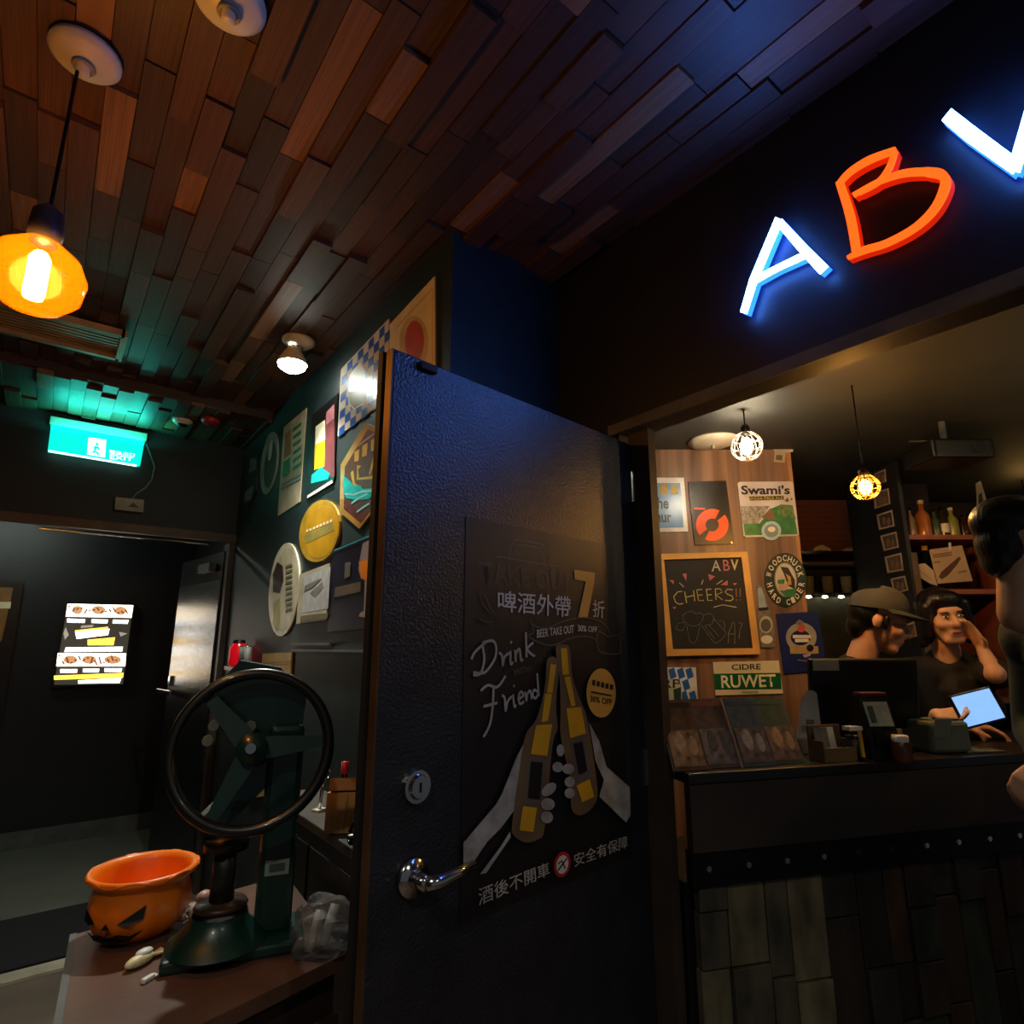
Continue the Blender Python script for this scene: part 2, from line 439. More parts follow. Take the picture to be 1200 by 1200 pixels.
S.text(('TAKE OUT', g([(165, 312), (765, 395), (758, 505), (190, 460)])), m_pdim, 'takeout_heading', .02)
S.text([('啤酒外帶', g([(288, 500), (755, 540), (750, 675), (290, 635)])), ('折', g([(895, 560), (970, 570), (972, 680), (895, 672)]))], m_plight, 'heading', .006)
S.poly(g([(775, 370), (908, 388), (905, 440), (860, 675), (800, 672), (850, 445), (778, 432)]), m_pyel, 'figure_seven')
S.line([g(l) for l in map(smooth, ([(490, 680), (510, 720), (560, 740), (620, 735), (700, 700), (780, 680), (850, 675), (930, 695), (985, 735), (1000, 800), (930, 765), (922, 860), (960, 900), (1065, 900), (1060, 790), (1000, 800)],
        [(490, 680), (515, 765), (485, 790), (520, 820), (600, 850), (660, 845), (740, 810), (810, 795), (880, 800), (920, 825)]))], .003, m_pgrey, 'ribbon_drawing')
S.text([('BEER TAKE OUT', g([(535, 752), (770, 722), (772, 772), (535, 805)])), ('30% OFF', g([(795, 722), (920, 735), (918, 770), (797, 762)]))], m_plight, 'ribbon_lettering', .012)
S.line([g([(165, 520), (190, 590), (230, 640), (275, 665), (230, 600), (200, 530), (165, 520)]), g([(165, 680), (200, 705), (255, 700)])], .004, m_pdim, 'swash')
h = crop(540, 740, 4.615)
scr = [[(60, 235), (100, 225), (120, 150), (110, 70), (125, 60), (70, 110), (50, 150)], [(110, 62), (165, 50), (185, 90), (175, 150), (130, 215), (95, 225), (60, 220)],
       [(200, 115), (215, 130), (220, 185), (228, 140), (255, 115)], [(262, 105), (262, 175), (275, 165)], [(262, 55), (268, 62)], [(285, 100), (290, 165), (292, 120), (310, 95), (318, 155), (328, 148)],
       [(345, 5), (348, 140)], [(385, 60), (352, 95), (385, 130), (392, 125)],
       [(100, 320), (140, 290), (190, 300), (235, 240)], [(170, 290), (165, 400), (150, 500), (115, 570)], [(115, 405), (190, 385)],
       [(215, 345), (230, 360), (235, 430), (245, 380), (268, 350)], [(275, 340), (282, 405), (292, 395)], [(278, 290), (283, 297)], [(300, 370), (330, 345), (318, 325), (305, 350), (312, 390), (335, 378)],
       [(340, 325), (348, 375), (352, 340), (368, 320), (376, 365)], [(412, 330), (390, 315), (382, 345), (398, 360), (415, 325)], [(405, 225), (415, 350)]]
S.line([h(smooth(l)) for l in scr], .0062, m_pscript, 'script_lettering')
S.text(('WITH', h([(275, 205), (365, 185), (367, 212), (278, 242)])), m_pgrey)
S.ell([(702.5, 812, 17.3, 28.8)], m_pyel, 'badge')
S.text([('30% OFF', h([(688, 345), (808, 365), (806, 398), (690, 378)]))], m_poster, 'badge_lettering', .02)
S.line([h([(700+k*24, 274+k*6), (716+k*24, 278+k*6)]) for k in range(5)], .014, m_poster, 'badge_heading'); S.line([h([(692, 325), (806, 347)])], .004, m_poster, 'badge_rule')
kk = crop(440, 820, 3.75)
S.poly([kk([(375, 625), (520, 455), (545, 410), (605, 260), (640, 190), (648, 215), (625, 330), (600, 480), (540, 560), (480, 620), (415, 715), (375, 735)]), kk([(448, 762), (540, 640), (580, 575), (583, 600), (475, 757)]),
        h([(680, 490), (735, 590), (775, 730), (900, 840), (905, 990), (880, 1030), (735, 890), (760, 800), (715, 700)])], m_psilver, 'arm_drawing')
S.poly([h(smooth([(455, 150), (515, 168), (500, 400), (510, 520), (480, 620), (440, 1050), (400, 1120), (330, 1135), (270, 1095), (262, 1040), (300, 760), (335, 560), (395, 470), (440, 300)], True, 4)),
        h(smooth([(500, 90), (540, 70), (575, 95), (590, 250), (640, 390), (670, 480), (720, 800), (715, 920), (640, 990), (585, 960), (580, 850), (560, 720), (525, 560), (525, 420), (520, 250)], True, 4))], m_pbrown, 'bottle_drawing')
S.poly([h([(350, 680), (450, 690), (410, 930), (320, 930)]), h([(580, 585), (655, 560), (690, 780), (610, 810)])], m_pgrey, 'bottle_label_ground')
S.poly([h(p) for p in ([(470, 175), (500, 180), (480, 330), (450, 330)], [(440, 335), (478, 335), (455, 480), (420, 490)], [(390, 505), (478, 500), (450, 670), (362, 660)], [(320, 940), (395, 950), (375, 1080), (300, 1070)],
        [(525, 90), (558, 90), (570, 232), (535, 236)], [(542, 245), (575, 243), (605, 400), (582, 404)], [(555, 415), (635, 405), (660, 550), (575, 575)], [(610, 830), (680, 795), (705, 890), (640, 920)])], m_pbottle, 'bottle_label')
S.poly([h([(362, 700), (425, 705), (410, 905), (345, 895)]), h([(592, 605), (640, 592), (668, 750), (622, 772)])], m_poster, 'bottle_emblem')
S.ell([(*h([(520, 640)])[0], 4.5, 7), (*h([(505, 730)])[0], 6, 6), (*h([(458, 850)])[0], 10, 6, -40), (*h([(452, 930)])[0], 8, 7), (*h([(447, 1000)])[0], 7, 7),
       (*h([(562, 740)])[0], 7, 6), (*h([(570, 810)])[0], 6, 6), (*h([(570, 870)])[0], 6, 6)], m_psilver, 'finger_drawing')
S.text([('酒後不開車', kk([(435, 822), (745, 705), (750, 765), (437, 900)])), ('安全有保障', kk([(855, 672), (1090, 590), (1093, 645), (858, 730)]))], m_pscript, 'slogan', .004)
S.ell([(*kk([(803, 718)])[0], 9.4, 15, 10)], M('red ring ink', '#b0222a', .5), 'ban_ring'); S.ell([(*kk([(803, 718)])[0], 6.8, 11, 10)], m_plight, 'ban_ground')
S.line([kk([(783, 745), (822, 690)]), kk([(785, 715), (800, 700), (815, 735)])], .004, m_poster, 'ban_bar')
# ------------------------------------------------------------------ lit ABV letters on the fascia
def letter(name, label, strokes, face, side, dep=.028):
    uvs = [[P_FASC.uv(*p, dep) for p in s] for s in strokes]
    al = [p for s in uvs for p in s]; c = (sum(p[0] for p in al)/len(al), min(p[1] for p in al))
    r = thing(name, label, 'sign letter', mtx=P_FASC.mtx(c[0], c[1], .004), group='lit letters on the fascia')
    bf, bs = B(), B()
    for s in uvs:
        pts = [(p[0]-c[0], p[1]-c[1]) for p in s]
        bf.prism(pts, dep-.006, dep); bs.prism(pts, 0, dep-.0065)
    bs.build('letter_return', side, r); bf.build('letter_face', face, r)
    return r
def thick(pts, ws):                         # stroke outline from centre line and widths (pixels of the enlarged view)
    L, R = [], []
    for i, p in enumerate(pts):
        a = Vector(pts[max(i-1, 0)]); b = Vector(pts[min(i+1, len(pts)-1)]); t = (b-a).normalized()
        w = (ws[i] if hasattr(ws, '__len__') else ws)*.8
        L.append((p[0]-t.y*w/2, p[1]+t.x*w/2)); R.append((p[0]+t.y*w/2, p[1]-t.x*w/2))
    return L+R[::-1]
m_lb = M('blue white lit face', '#cfe6ff', .3, emis='#4f8cff', es=55.); m_lbs = M('blue lit return', '#2a6cff', .4, emis='#1f5cff', es=3.5)
m_lo = M('orange lit face', '#b03808', .4, emis='#ff4a10', es=2.1); m_los = M('red lit return', '#a02408', .4, emis='#ff2a04', es=.5)
a3 = crop(800, 0, 3.)
letter('illuminated_letter', 'blue white lit letter A, lowest of the three on the fascia', [a3(thick([(215, 1100), (250, 985), (340, 770)], [26, 30, 30])), a3(thick([(255, 985), (330, 945), (425, 900)], [26, 22, 26])), a3(thick([(340, 780), (420, 870), (497, 950)], [34, 42, 50]))], m_lb, m_lbs)
LB = lambda pts, ws: a3(thick(smooth(pts, n=4), [ws[min(int(i/4), len(ws)-1)]*(1-(i/4) % 1)+ws[min(int(i/4)+1, len(ws)-1)]*((i/4) % 1) for i in range((len(pts)-1)*4+1)]))
letter('illuminated_letter', 'orange lit letter B between the blue white letters', [LB([(552, 640), (590, 760), (612, 885)], [34, 40, 38]),
    LB([(550, 648), (590, 605), (660, 562), (752, 528)], [22, 26, 30, 26]), LB([(748, 532), (728, 590), (690, 640), (620, 680)], [24, 26, 22, 18]),
    LB([(600, 688), (690, 640), (780, 610), (870, 605)], [18, 22, 30, 36]), LB([(855, 606), (910, 615), (925, 650), (890, 730), (820, 800), (720, 855), (640, 880), (580, 908)], [38, 46, 44, 36, 30, 28, 30, 14])], m_lo, m_los)
letter('illuminated_letter', 'blue white lit letter V, highest, cut by the right image edge', [a3(thick([(930, 405), (1010, 470), (1175, 590)], [66, 72, 66])), a3(thick([(1165, 600), (1215, 440), (1270, 240)], [52, 60, 60]))], m_lb, m_lbs)

# ------------------------------------------------------------------ signs on the dark green wall
c5 = crop(270, 400, 6.); c6 = crop(270, 580, 6.); ck = crop(390, 370, 8.); chx = crop(390, 480, 8.)
G1 = 'beer signs on the dark green wall'
m_tin = M('cream tin', '#d9c79a', .3, var=.1, coat=.4)
S = Sign('tin_sign', 'cream rectangular tin sign with red oval emblem above the open door', 'sign', P_SIGN, [(458, 381), (511, 324), (512, 470), (458, 510)], .006, m_tin, group=G1)
S.ell([(485, 402, 17, 32)], M('pale gold print', '#b89a5e', .4), 'emblem_ring'); S.ell([(486, 400, 11, 24)], m_redp, 'emblem')
S.line([[(463, 386), (507, 338), (507, 460)]], .004, m_brassy, 'border')
S = Sign('tin_sign', 'blue and white checkered tin sign with a beer tankard', 'sign', P_SIGN, [(401, 433), (457, 374), (457, 466), (397, 512)], .006, M('white tin', '#d8c8b4', .25, var=.08, coat=.5), group=G1)
chk = []
qa, qb, qc, qd = [Vector(p) for p in ((401, 433), (457, 374), (457, 466), (397, 512))]
def bil(x, y): 
    p = (qa*(1-x)+qb*x)*(1-y)+(qd*(1-x)+qc*x)*y; return (p.x, p.y)
NX, NY = 9, 8
for i in range(NX):
    for jx in range(NY):
        if (i+jx) % 2:
            x0, x1, y0, y1 = i/NX, (i+1)/NX, jx/NY, (jx+1)/NY; sk = .0
            chk.append([bil(x0, y0), bil(x1, y0), bil(x1, y1), bil(x0, y1)])
S.poly(chk, m_blueprint, 'checker')
S.poly([ck([(150, 700), (160, 560), (200, 500), (260, 440), (310, 520), (320, 690), (290, 830), (200, 880), (150, 820)])], m_offwhite, 'tankard')
S.poly([ck([(150, 720), (300, 690), (285, 820), (205, 870), (160, 820)])], M('olive gold print', '#7a6a34', .4), 'tankard_body')
S = Sign('tin_sign', 'tall black tin sign with yellow and red beer glasses', 'sign', P_SIGN, c5([(585, 520), (765, 365), (735, 985), (540, 1105)]), .006, M('black tin', '#15100f', .3, coat=.4), group=G1)
S.poly(c5([(600, 600), (665, 555), (665, 880), (590, 905)]), M('beer yellow print', '#e0b010', .35, var=.2), 'pale_glass'); S.poly(c5([(602, 600), (668, 550), (668, 690), (600, 730)]), m_cream, 'foam')
S.poly(c5([(675, 520), (735, 460), (735, 950), (660, 960)]), M('plum beer print', '#6d3236', .4, var=.3), 'red_glass'); S.poly(c5([(678, 500), (735, 440), (735, 540), (676, 590)]), m_pinkp, 'red_foam')
S.poly(c5([(575, 940), (640, 885), (705, 930), (690, 970), (570, 1000)]), m_teal, 'reflection_band'); S.poly(c5([(545, 1085), (720, 975), (725, 995), (545, 1105)]), m_offwhite, 'caption_band')  # teal band paints the exit sign's reflection onto the tin
S = Sign('paper_poster', 'tall narrow cream paper poster with orange and green blocks', 'poster', P_SIGN, [(333, 501), (360, 478), (352, 588), (326, 605)], .003, M('cream poster', '#b8a888', .5), 'sheet', group=G1)
S.poly(c5([(385, 650), (430, 615), (425, 790), (375, 830)]), M('ochre print', '#9a6a30', .5), 'ochre_block')
S.line([c5([(440, 625+k*55), (500, 580+k*55)]) for k in range(6)], .02, m_greenp, 'green_print')
S.poly([c5([(372, 850), (425, 815), (420, 930), (368, 965)])], m_greenp, 'green_block')
S.line([c5([(360, 1010), (500, 930)]), c5([(358, 1040), (498, 960)])], .012, M('faded blue print', '#6d8a84', .5), 'blue_lines')
S = Sign('round_sign', 'small white oval sign nearest the exit doorway corner', 'sign', P_SIGN, ellp(316.5, 543, 9.5, 37, 7), .006, M('grey white tin', '#9a9c92', .35), group=G1)
S.ell([(316.5, 545, 6.5, 27, 7)], M('brown print', '#4a3a2c', .4, var=.4, scale=40), 'picture'); S.ell([(317, 528, 2.2, 12, 7)], m_offwhite, 'figure')
S = Sign('ornate_sign', 'dark ornate sign in the wall corner beside the white oval', 'sign', P_SIGN, c5([(150, 770), (200, 790), (200, 900), (190, 1050), (130, 1170), (85, 1130), (95, 980), (120, 840)]), .01, M('dark wooden sign', '#2a2422', .5, var=.4, scale=30), group=G1)
S.poly([c5([(140, 830), (185, 820), (180, 900), (130, 930)]), c5([(105, 1060), (165, 1010), (150, 1110), (100, 1130)])], m_greyp, 'emblem')
S = Sign('hexagonal_sign', 'hexagonal brewery sign with gold border and painted teal reflection', 'sign', P_SIGN, chx([(320, 130), (590, 240), (590, 700), (265, 1120), (80, 960), (90, 520)]), .008, M('gold border tin', '#c08a3a', .3, .2, coat=.4), group=G1)
S.poly(chx([(330, 185), (570, 280), (570, 660), (265, 1065), (105, 930), (112, 540)]), m_darkred, 'panel')
S.poly([chx(p) for p in ([(205, 400), (250, 370), (245, 480), (205, 490)], [(280, 340), (330, 310), (320, 430), (275, 445)], [(360, 290), (410, 260), (405, 380), (360, 390)], [(170, 590), (195, 570), (210, 690), (260, 720), (190, 720)], [(230, 520), (270, 530), (240, 560), (250, 640), (380, 620), (380, 650), (225, 660)], [(380, 450), (430, 420), (370, 560), (350, 620), (340, 600)])], m_brassy, 'brewery_drawing')
S.line([chx([(240, 340), (400, 220)])], .01, M('rose gold print', '#b0704a', .4), 'rope_drawing')
S.poly([chx([(108, 625), (150, 650), (200, 710), (270, 715), (280, 745), (405, 735), (400, 790), (340, 840), (240, 850), (130, 830), (105, 770)]), chx([(370, 850), (425, 840), (420, 880), (375, 910)])], m_teal, 'teal_reflection')  # exit sign's cyan reflection painted on as teal shapes
S.line([chx([(180, 880), (250, 830), (330, 790)]), chx([(230, 960), (300, 910), (350, 880)]), chx([(120, 790), (200, 800), (280, 770), (380, 760)])], .008, M('pale aqua reflection', '#8fd0d8', .3), 'reflection_streak')  # pale streaks of the same painted reflection
S = Sign('oval_sign', 'golden oval tin sign shining beside the hexagonal sign', 'sign', P_SIGN, ellp(376.5, 622.5, 23, 37, 12), .01, M('golden tin', '#d2a030', .25, .3, coat=.5), group=G1)
S.ell([(376, 623, 19.5, 32, 12)], M('golden ground', '#c8921e', .3, .2, var=.2), 'ground'); S.poly(c6([(520, 290), (720, 190), (730, 250), (560, 330), (530, 340)]), M('olive print', '#8a7a3a', .4), 'band')
S.line([c6([(535+k*24, 255-k*10), (548+k*24, 250-k*10)]) for k in range(8)], .012, m_cream, 'lettering')
S = Sign('oval_sign', 'tall cream oval sign with a bottle and vertical lettering', 'sign', P_SIGN, ellp(334.5, 691, 17.5, 55, 5), .008, M('cream oval tin', '#cfc4a6', .35), group=G1)
S.ell([(334.5, 691, 15, 49, 5)], M('cream ground', '#bdb090', .4), 'ground')
S.poly(c6([(300, 560), (330, 470), (370, 500), (375, 600), (350, 690), (300, 680)]), M('dark brown print', '#33201a', .4, var=.5, scale=40), 'figure')
S.poly(c6([(310, 760), (350, 720), (350, 880), (330, 960), (300, 900)]), M('straw print', '#9a8a44', .4), 'stalk')
S.line([c6([(392, 505+k*38), (438, 492+k*38)]) for k in range(9)]+[c6([(392, 505+k*38), (396, 525+k*38)]) for k in range(0, 9, 2)], .012, M('moss print', '#6a6c4c', .4), 'vertical_lettering')
S = Sign('framed_picture', 'small pale framed picture between cream oval and dark blue sign', 'picture', P_SIGN, c6([(505, 560), (718, 480), (692, 880), (480, 908)]), .012, M('pale frame', '#a89c84', .4), 'frame', group=G1)
S.poly(c6([(520, 575), (705, 505), (688, 800), (505, 830)]), M('mist print', '#a8a6a0', .4, var=.2, scale=25), 'picture'); S.poly(c6([(560, 690), (650, 610), (655, 650), (600, 720)]), m_greyp, 'drawing'); S.poly(c6([(525, 640), (650, 580), (580, 650), (520, 680)]), M('slate print', '#6a6660', .5), 'sketch')
S.poly(c6([(498, 850), (690, 830), (685, 868), (492, 890)]), M('khaki print', '#5c5432', .4), 'caption')
S = Sign('tin_sign', 'dark violet tin sign with an orange beer goblet', 'sign', P_SIGN, c6([(735, 385), (1035, 262), (1005, 935), (695, 965)]), .008, M('dark violet tin', '#1d1826', .3, coat=.4), group=G1)
S.poly([c6([(930, 340), (1020, 290), (1030, 330), (1000, 590), (965, 615), (920, 590), (900, 520)])], M('goblet glass print', '#8a7a78', .3), 'goblet')
S.poly([c6([(905, 470), (1020, 440), (1000, 580), (965, 605), (922, 585)])], M('beer orange print', '#d9781a', .35, var=.2), 'beer'); S.poly([c6([(948, 605), (972, 605), (965, 815), (995, 830), (990, 865), (905, 855), (915, 830), (942, 815)])], M('stem print', '#9a8680', .35), 'stem')
S.poly([c6([(740, 650), (920, 610), (920, 680), (735, 720)])], M('dim gold print', '#5a4a34', .5), 'band'); S.poly([c6([(810, 480), (850, 470), (845, 570), (805, 590)])], M('dim grey print', '#5c5648', .5), 'emblem')
S.line([c6([(735, 392), (1030, 270)])], .006, M('aqua edge print', '#3a8a8a', .3), 'edge')
S = Sign('cardboard_poster', 'brown cardboard poster of bottles behind the steering wheel', 'poster', P_SIGN, [(309, 766), (344, 764.5), (331, 930), (295, 935)], .006, M('tan cardboard', '#b08a50', .6, var=.2), 'sheet', group=G1)
w = crop(160, 740, 4.286)
S.poly([w([(640, 360), (670, 330), (660, 470), (625, 480)]), w([(720, 350), (745, 350), (735, 480), (715, 490)])], M('russet print', '#5c3218', .5), 'dark_bottle'); S.poly([w([(675, 375), (705, 370), (700, 520), (672, 520)]), w([(712, 440), (732, 430), (725, 510), (708, 510)])], m_offwhite, 'pale_bottle')
S.line([w([(640, 160), (785, 150)]), w([(640, 245), (780, 262)])], .004, M('umber print', '#6a4a28', .5), 'rule')
# picture rails on the sign wall
for (p, q, d) in (((345, 756.5), (392, 752.5), .012), ((345, 764.5), (440, 760), .012)):
    a, b = P_SIGN.uv(*p), P_SIGN.uv(*q); mt = P_SIGN.mtx((a[0]+b[0])/2, (a[1]+b[1])/2)
    o = thing('wall_rail', 'thin upper grey ledge under the pale picture' if d and p[1] < 760 else 'thin lower grey ledge running behind the door edge', 'rail', mtx=mt, group='ledges on the sign wall')
    B().box((0, 0, .01), (abs(b[0]-a[0]), .008, .02)).build('bar', m_greytrim, o); B().box((0, -.006, .003), (abs(b[0]-a[0])*.96, .006, .006)).build('bracket', m_iron, o)

# ------------------------------------------------------------------ exit sign, cable, ceiling devices
m_exit = M('lit teal panel', '#10c8b0', .3, emis='#00d8c0', es=1.25); m_exw = M('lit white panel', '#e0fff8', .3, emis='#d8fff4', es=2.)
S = Sign('exit_sign', 'glowing teal emergency exit sign above the doorway', 'exit sign', P_EXIT, [(60, 500), (168, 520), (163, 547), (56, 530)], .055, m_exit, 'lit_panel', off=.003)
e4 = crop(0, 400, 4.)
S.poly([e4([(415, 450), (498, 462), (492, 545), (408, 530)])], m_exw, 'pictogram_ground')
S.poly([e4(p) for p in ([(448, 478), (458, 474), (464, 482), (458, 490), (448, 488)], [(440, 490), (462, 492), (470, 508), (462, 510), (455, 502), (448, 512), (462, 520), (466, 535), (456, 534), (450, 522), (436, 524), (428, 520), (440, 512)])], m_exit, 'running_figure')
S.text([('緊急出口', e4([(512, 508), (632, 526), (630, 542), (512, 528)])), ('EXIT', e4([(514, 530), (625, 545), (622, 562), (514, 552)]))], m_exw, 'lettering', .015)
S.line([e4([(228, 514), (640, 584)])], .012, m_exw, 'lower_light_edge')
uvs = [P_EXIT.uv(60, 500), P_EXIT.uv(168, 520)]
cw = uvs[1][0]-uvs[0][0]
B().box(((uvs[0][0]+uvs[1][0])/2-S.c[0], uvs[1][1]+.026-S.c[1], .035), (cw+.02, .05, .07), bev=.004).build('housing', M('grey housing', '#6a6a5c', .5), S.root)
al = bpy.data.lights.new('sign_light', 'AREA'); al.shape = 'RECTANGLE'; al.size = .46; al.size_y = .05; al.energy = 4.5; al.color = (.03, 1., .78)
ao = bpy.data.objects.new('sign_light', al); COL.objects.link(ao); ao.parent = S.root; ao.location = (0, uvs[1][1]-.03-S.c[1], .12); ao.rotation_euler = (math.pi/2, 0, 0)
cp = [P_EXIT.uv(*p) for p in e4([(680, 470), (700, 520), (725, 590), (712, 650), (680, 690), (640, 715), (620, 740)])]
r = thing('power_cable', 'pale wavy cable from exit sign to wall box', 'cable', mtx=P_EXIT.mtx(cp[-1][0], cp[-1][1], .008))
B().tube([(p[0]-cp[-1][0], p[1]-cp[-1][1], .004*math.sin(i*2)) for i, p in enumerate(cp)], .005, 6).build('cord', M('grey cable', '#7a7a74', .5), r, True)
S = Sign('junction_box', 'small cream electrical box on the wall under exit sign', 'box', P_EXIT, e4([(540, 735), (672, 748), (668, 806), (536, 792)]), .035, M('cream plastic', '#a8a08c', .5), 'body', off=.002)
S.poly([e4([(600, 775), (625, 755), (650, 780)])], M('umber mark', '#5a4a38', .5), 'warning_mark')
p = at_z(214, 492, 2.79)
r = thing('ceiling_sensor', 'small white round sensor on the low ceiling strip', 'sensor', (p.x, p.y, 2.765)); B().lathe([(.0, .03), (.055, .03), (.055, .012), (.042, 0), (.03, -.006)], n=28).build('ring', m_offwhite, r, True); B().lathe([(.03, -.004), (.03, -.012), (.0, -.02)], n=20).build('lens', m_blk, r, True)
p = at_z(247, 491, 2.79)
r = thing('alarm_bell', 'small red round alarm on the low ceiling strip', 'alarm', (p.x, p.y, 2.765)); B().lathe([(0, .03), (.05, .03), (.052, .01), (.04, -.008), (0, -.012)], n=28).build('body', M('red plastic', '#a02028', .4), r, True); B().lathe([(0, -.008), (.016, -.012), (.012, -.02), (0, -.022)], n=16).build('cap', M('dark red plastic', '#5a1216', .4), r, True)

# ------------------------------------------------------------------ ceiling vent, canopies, lamps
vp = [at_z(*q, 2.855) for q in ((147, 390), (-60, 322), (-60, 352), (138, 415))]
vx0, vx1, vy0, vy1 = -.62, .115, 3.03, 3.31
r = thing('ceiling_vent', 'long slatted brown air vent in the plank ceiling', 'vent', ((vx0+vx1)/2, (vy0+vy1)/2, 2.83))
W, H = vx1-vx0, vy1-vy0; m_vent = M('tan vent metal', '#a8845a', .45, .2)
B().box((0, -H/2, 0), (W, .025, .03)).box((0, H/2, 0), (W, .025, .03)).box((-W/2, 0, 0), (.025, H+.025, .03)).box((W/2, 0, 0), (.025, H+.025, .03)).build('frame', m_vent, r)
B().box((0, 0, .02), (W, H, .004)).build('backing', m_blk, r)
sl = None
for i in range(8):
    o = B().box((0, 0, 0), (W-.03, .015, .004), Euler((0, 0, 0))).build('slat', m_vent, r) if sl is None else link('slat', sl, None, r)
    sl = o.data; o.location = (0, -H/2+.028+i*(H-.03)/8, .004)
m_canopy = M('white canopy', '#c8c2b0', .45, var=.08)
def canopy(p, label, rad=.075):
    r = thing('ceiling_canopy', label, 'canopy', (p[0], p[1], 2.81), group='white ceiling canopies')
    B().lathe([(0, .045), (rad, .045), (rad, .036), (rad*.8, .022), (rad*.3, .012), (.014, .01), (.014, -.012), (0, -.012)], n=40).build('dish', m_canopy, r, True)
    B().torus((0, 0, .006), .02, .005, n=20, m=6).build('collar', M('grey collar', '#8a8478', .5), r, True)
    return r
m_bulbw = M('hot white filament', '#fff4dc', .3, emis='#fff0d0', es=90.)
m_amber = clear('amber glass', '#ffc468', .7, .12, '#a8620c')
# hanging amber lamp
L0 = Vector((-.115, 1.56, 2.25)); canopy((L0.x+.01, L0.y), 'white ceiling canopy above the hanging amber lamp')
r = thing('pendant_lamp', 'amber glass globe lamp glowing on a short cord at left', 'lamp', (L0.x, L0.y, L0.z-.09))
B().lathe([(.022, .165), (.04, .16), (.075, .13), (.092, .09), (.085, .045), (.055, .012), (.02, 0), (0, 0)], n=40).build('glass_globe', m_amber, r, True)
B().lathe([(.0, .025), (.018, .03), (.02, .04), (.02, .125), (.012, .14), (0, .14)], n=20).build('filament', m_bulbw, r, True)
B().lathe([(0, .26), (.012, .26), (.03, .24), (.034, .19), (.03, .165), (.0, .16)], n=24).build('socket', M('grey blue metal', '#4a4c58', .4, .5), r, True)
B().cyl((0, 0, .25), (0, 0, .65), .004, n=8).build('cord', m_iron, r)
point('lamp_light', (0, 0, .085), (1., .62, .28), 15.0, .05, r)
# white spot
q = at_z(350, 400, 2.85); canopy((q.x, q.y), 'white ceiling canopy above the bright spotlight')
q2 = at_z(270, 2, 2.85); canopy((q2.x, q2.y), 'white ceiling canopy at the top image edge')
r = thing('spot_lamp', 'small white spotlight shining on the sign wall', 'lamp', (q.x-.02, q.y, 2.715))
B().lathe([(.02, .1), (.04, .07), (.06, .035), (.066, .01)], n=28).build('shade', m_white, r, True); B().lathe([(0, .02), (.063, .02), (.06, -.004), (.035, -.022), (0, -.026)], n=24).build('lens', M('hot white lens', '#ffffff', .3, emis='#f4fff4', es=40.), r, True); B().cyl((0, 0, .09), (0, 0, .125), .012, n=12).build('stem', m_chrome, r)
sp = bpy.data.lights.new('spot_light', 'SPOT'); sp.energy = 110; sp.spot_size = math.radians(135); sp.spot_blend = .8; sp.color = (.95, 1., .92); sp.shadow_soft_size = .04
so = bpy.data.objects.new('spot_light', sp); COL.objects.link(so); so.parent = r; so.location = (0, 0, -.03); so.rotation_euler = (0, .35, 0)

# unseen ceiling spots added by the viewpoint as front fill for the entrance
for (x, y, lab) in ((-.75, .05, 'white spotlight added as unseen fill on the ceiling above the left of the viewpoint'), (.55, -.9, 'white spotlight added as unseen fill on the ceiling behind the viewpoint')):
    canopy((x, y), lab.replace('spotlight', 'canopy of the spotlight'))
    r2 = thing('spot_lamp', lab, 'lamp', (x, y, 2.715))
    B().lathe([(.02, .1), (.034, .07), (.052, .03), (.058, 0)], n=28).build('shade', m_white, r2, True); B().lathe([(0, .01), (.046, .012), (.04, -.004), (.02, -.014), (0, -.016)], n=24).build('lens', MATS['hot white lens'], r2, True)
    s2_ = bpy.data.lights.new('spot_light', 'SPOT'); s2_.energy = 50 if x < 0 else 26; s2_.spot_size = math.radians(140); s2_.spot_blend = .9; s2_.color = (1., .93, .82); s2_.shadow_soft_size = .04
    o2 = bpy.data.objects.new('spot_light', s2_); COL.objects.link(o2); o2.parent = r2; o2.location = (0, 0, -.03)

# ------------------------------------------------------------------ corridor: lit menu box, picture, steel door
S = Sign('lightbox', 'bright glowing menu lightbox on the corridor wall', 'lightbox', P_CORR, [(76, 706), (158, 709), (147, 800), (60, 806)], .05, M('black lightbox frame', '#0c0c0c', .4), 'frame')
m_lbx = M('lit paper ground', '#fff2dc', .4, var=.12, scale=60, emis='#ffeccf', es=3.4); m_lby = M('lit yellow', '#ffd060', .4, emis='#ffbf3a', es=2.6); m_lbr = M('lit food print', '#a87850', .4, var=.5, scale=80, emis='#c08a60', es=1.1); m_lbd = M('dim lit charcoal', '#3a3630', .4, emis='#5a5448', es=.35)
lb = crop(0, 680, 5.4545)
S.poly(lb([(432, 150), (850, 158), (785, 665), (345, 668)]), m_lbd, 'backlit_sheet')
S.poly([lb([(432, 150), (852, 160), (840, 240), (420, 232)]), lb([(370, 465), (806, 468), (800, 550), (360, 550)])], m_lbx, 'menu_band')
S.ell([(*lb([p])[0], rx, 5) for p, rx in (((495, 190), 6), ((630, 190), 8), ((770, 195), 7), ((450, 508), 8), ((570, 508), 8), ((720, 508), 10))], m_lbr, 'dish_picture')
S.line([lb([(436+k*26, 165+(k*37) % 50), (452+k*26, 172+(k*53) % 50)]) for k in range(15)]+[lb([(372+k*26, 478+(k*37) % 60), (386+k*26, 486+(k*53) % 60)]) for k in range(15)], .012, M('lit brown detail', '#8a5a3a', .4, emis='#9a5a30', es=.6), 'food_detail')
S.poly([lb([(420, 300), (440, 350), (415, 380), (405, 340)]), lb([(760, 330), (815, 340), (770, 360)]), lb([(520, 290), (600, 285), (590, 300), (515, 305)])], M('dim lit grey', '#807868', .4, emis='#a8a090', es=.8), 'leaf_ornament')
